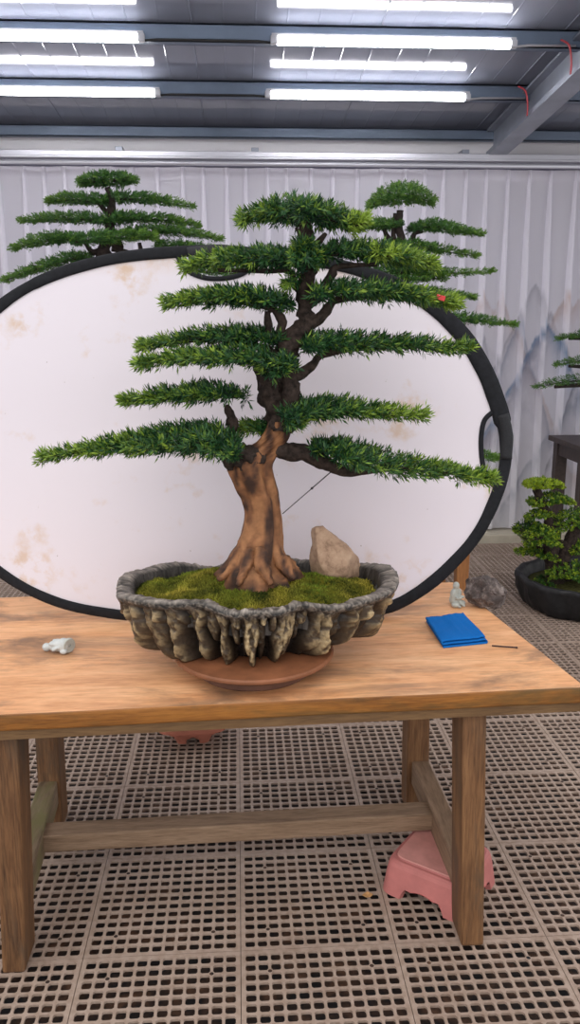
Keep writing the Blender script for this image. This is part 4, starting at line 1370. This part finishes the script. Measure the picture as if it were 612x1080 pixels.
# left rear: pagoda-shaped tree
YL = 4.1
plant_stand((on_depth(118, 300, YL)[0], YL, 0), .70, .55, .93, 'dark_wood', 'dark wooden plant stand hidden behind the white screen under the left tree')
rear_tree(118, YL, .93, 'pagoda shaped bonsai rising behind the screen at the upper left',
          [(118, 300, 10), (112, 275, 9), (110, 262, 7), (116, 248, 5.5), (116, 230, 5), (118, 212, 4), (113, 198, 3)],
          [[(112, 262, 4), (98, 266, 3), (90, 256, 2)], [(116, 255, 3.5), (128, 262, 2.5), (125, 252, 2)], [(118, 262, 3), (146, 268, 2.5), (147, 256, 2)], [(113, 225, 3), (105, 215, 2.5), (100, 212, 2)]],
          [([(82, 193, 3), (98, 191, 6), (115, 190, 6.5), (132, 190, 5.5), (145, 190, 2.5)], 'b', 300, dict(tip_glow=.45)),
           ([(50, 213, 2.5), (70, 211, 5.5), (95, 212, 6.5), (115, 213, 5)], 'l', 240, {}),
           ([(122, 209, 6), (150, 210, 5.5), (175, 213, 5), (205, 218, 2.5)], 'r', 230, {}),
           ([(21, 233, 2.5), (50, 231, 5), (85, 231, 6), (118, 234, 5)], 'l', 280, {}),
           ([(122, 232, 6), (150, 231, 5.5), (180, 232, 5), (211, 238, 2.5)], 'r', 260, {}),
           ([(11, 263, 2.5), (35, 256, 6), (65, 252, 7), (90, 253, 5)], 'l', 270, {}),
           ([(76, 255, 6), (105, 252, 8), (135, 250, 8), (165, 250, 5)], 'r', 330, dict(yo=-.12)),
           ([(135, 247, 5), (165, 244, 6), (200, 246, 5.5), (234, 252, 2.5)], 'r', 280, {}),
           ([(166, 259, 4), (190, 261, 6), (215, 263, 5), (240, 265, 3)], 'r', 200, {}),
           ([(3, 296, 3), (25, 288, 5), (50, 280, 6), (75, 273, 6), (95, 272, 4)], 'l', 280, {}),
           ([(180, 280, 4), (205, 285, 6), (240, 288, 6), (265, 288, 3)], 'r', 160, {})],
          .26, 300)
# right rear tree
YR = 4.1
plant_stand((on_depth(425, 600, YR)[0], YR-.0, 0), .56, .50, .66, 'orange_wood', 'orange brown plant stand with one leg showing behind the table and screen', legw=.06)
rear_tree(425, YR, .66, 'domed bonsai rising behind the screen at the upper right',
          [(420, 320, 8), (423, 295, 7), (425, 275, 6), (424, 255, 5), (421, 240, 4), (422, 222, 4)],
          [[(425, 268, 4), (434, 255, 3.5), (438, 246, 2.5), (446, 244, 2)], [(422, 262, 3), (415, 248, 2.5), (417, 225, 2)], [(421, 258, 3), (409, 250, 2.5), (405, 240, 2)]],
          [([(388, 217, 4), (402, 210, 10), (420, 206, 13), (440, 208, 11), (459, 213, 5)], 'b', 430, dict(tip_glow=.5, base_glow=.35, depth=.14)),
           ([(378, 241, 4), (395, 238, 6), (412, 238, 5), (424, 238, 3)], 'l', 170, {}),
           ([(432, 242, 4), (455, 239, 7), (485, 243, 5.5), (511, 247, 2.5)], 'r', 280, {}),
           ([(400, 262, 5), (430, 260, 7), (465, 264, 5.5), (504, 270, 2.5)], 'r', 300, {}),
           ([(395, 288, 5), (430, 284, 8), (465, 288, 6.5), (520, 287, 2.2)], 'r', 340, {}),
           ([(395, 295, 4), (430, 295, 6), (470, 293, 4)], 'r', 180, {}),
           ([(425, 306, 4), (460, 310, 6), (485, 312, 4), (502, 314, 2)], 'r', 170, {}),
           ([(450, 330, 4), (485, 336, 6), (515, 339, 5), (545, 343, 2.2)], 'r', 220, {}),
           ([(440, 462, 5), (480, 472, 7), (510, 480, 6), (533, 484, 3)], 'r', 200, dict(tip_glow=.7)),
           ([(440, 492, 5), (480, 498, 7), (510, 503, 5), (528, 506, 3)], 'r', 160, dict(tip_glow=.8))],
          .25, 400)

# right edge: dark stand with another tree
YS = 5.10
L0 = on_depth(579, 459, YS+.52)
hS = float(L0[2])
plant_stand((L0[0]+.03+.45, YS+.25, 0), .90, .50, hS, 'dark_wood', 'dark wooden plant stand at the right edge of the photo', legw=.075, top=.035)
def right_tree():
    cx = L0[0]+.52
    org = np.array([cx, YS+.22, hS])
    t = empty('bonsai_tree', org, 'bonsai on the dark stand, only three leafy branch tips showing at the right edge', 'bonsai')
    simple_pot(t, [(.0001, 0), (.2, 0), (.23, .02), (.29, .07), (.32, .085), (.32, .10), (.30, .10), (.28, .085), (.0001, .08)], 'pot_brown')
    mb = MB(); mb.lathe([(.0001, .12), (.2, .11), (.285, .09), (.28, .082)], 40); mb.build('soil', M['soil'], t, smooth=True)
    mb = MB(); S = smoothpath([(0, 0, .08, .07), (.03, 0, .25, .05), (-.02, 0, .45, .04), (.02, 0, .65, .03), (.0, 0, .80, .015)], 5)
    mb.tube(S[:, :3], S[:, 3], 12, rough=.3, fr=20); mb.build('trunk', M['bark_grey'], t, smooth=True)
    for q, rows in enumerate(([(668, 386, 4), (640, 388, 3), (600, 386, 1.5)], [(668, 402, 4), (640, 404, 3), (585, 408, 1.8)], [(668, 358, 4), (640, 356, 3), (600, 357, 1.5)])):
        px_tube(t, 'branch', rows, YS+.2, org, 'bark_grey', seg=8)
    for q, sp in enumerate(([(585, 358, 2), (600, 355, 4), (625, 353, 5.5), (670, 353, 5)], [(584, 385, 2), (600, 382, 4.5), (625, 379, 6), (670, 378, 5)], [(562, 409, 2.2), (580, 405, 5), (600, 402, 6.5), (625, 400, 7), (670, 400, 5)],
                            [(660, 330, 5), (690, 325, 8), (720, 330, 4)])):
        pad('foliage_pad', t, sp, YS+.2, .10, 500+q, 260, org, nleaf=9, llen=.016, lw=.0042, sl=.017, cols=FINE, tips='l', shrink=1.6, endtrim=3, twig=.006, bark='bark_grey', tip_glow=.45)
right_tree()

# right floor: cloud-pruned tree in a wide black pot
def floor_tree():
    Yc = 4.58; cx = float(on_depth(616, 640, Yc)[0])
    org = np.array([cx, Yc, 0.0])
    t = empty('bonsai_tree', org, 'bushy cloud pruned bonsai in a wide black pot on the floor grating', 'bonsai')
    w = lambda a, z: 1+.02*math.sin(7*a+z*9)+.015*math.sin(13*a+2)+.03*noise.fractal(Vector((math.cos(a)*9, math.sin(a)*9, z*14)), 1., 2., 4)
    simple_pot(t, [(.0001, 0), (.32, 0), (.345, .01), (.368, .05), (.385, .10), (.392, .14), (.402, .165), (.402, .185), (.392, .193), (.372, .190), (.355, .17), (.345, .12), (.0001, .12)], 'pot_black', warp=w, seg=160)
    mb = MB(); mb.lathe([(.0001, .17), (.15, .155), (.34, .125), (.345, .115)], 50); mb.build('soil', M['soil'], t, smooth=True)
    Y = Yc
    for rows in ([(590, 625, 11), (584, 600, 9), (581, 580, 8), (580, 560, 6), (578, 545, 5), (572, 532, 5), (568, 520, 5), (566, 516, 5)],
                 [(590, 600, 8), (600, 575, 7), (606, 560, 6), (612, 555, 4)], [(582, 582, 4), (572, 578, 3), (562, 575, 2)], [(592, 612, 6), (612, 612, 4), (625, 612, 3)], [(600, 580, 4), (616, 582, 3), (626, 580, 2)]):
        px_tube(t, 'trunk' if rows[0][2] > 10 else 'branch', rows, Y, org, 'bark_dark', seg=10, rough=.3, fr=18)
    for q, (sp, dp, n, kw) in enumerate((
            ([(553, 512, 4), (565, 511, 7), (580, 511, 7), (594, 513, 4)], .10, 300, dict(base_glow=.65, tip_glow=.8)),
            ([(558, 531, 5), (575, 529, 7), (590, 527, 7), (605, 530, 4)], .10, 300, {}),
            ([(554, 546, 3), (566, 543, 6), (580, 542, 5)], .08, 150, {}),
            ([(578, 560, 8), (592, 552, 12), (610, 549, 14), (630, 552, 12), (648, 560, 6)], .14, 520, {}),
            ([(543, 560, 5), (556, 556, 8), (572, 558, 6)], .10, 220, dict(base_glow=.05, yo=.1)),
            ([(553, 571, 8), (568, 566, 13), (580, 568, 12), (590, 572, 7)], .13, 430, dict(yo=-.1)),
            ([(545, 583, 4), (560, 582, 6), (575, 585, 7), (588, 588, 5)], .10, 240, {}),
            ([(598, 580, 6), (610, 577, 9), (625, 577, 9), (640, 580, 4)], .11, 260, {}),
            ([(577, 607, 5), (592, 604, 10), (612, 606, 14), (632, 610, 9), (645, 614, 4)], .14, 480, dict(yo=-.08)),
            ([(560, 621, 5), (574, 618, 9), (588, 622, 8), (600, 626, 4)], .10, 260, dict(base_glow=.1)))):
        kw = dict(kw); bg = kw.pop('base_glow', .38); tg = kw.pop('tip_glow', .52)
        pad('foliage_pad', t, sp, Y+kw.pop('yo', 0), dp, 600+q, n, org, nleaf=10, llen=.013, lw=.009, sl=.013, cols=BOX, tips='b', endtrim=3, base_glow=bg, tip_glow=tg, shrink=2.0, twig=.008, upw=.5, bark='bark_dark')
floor_tree()
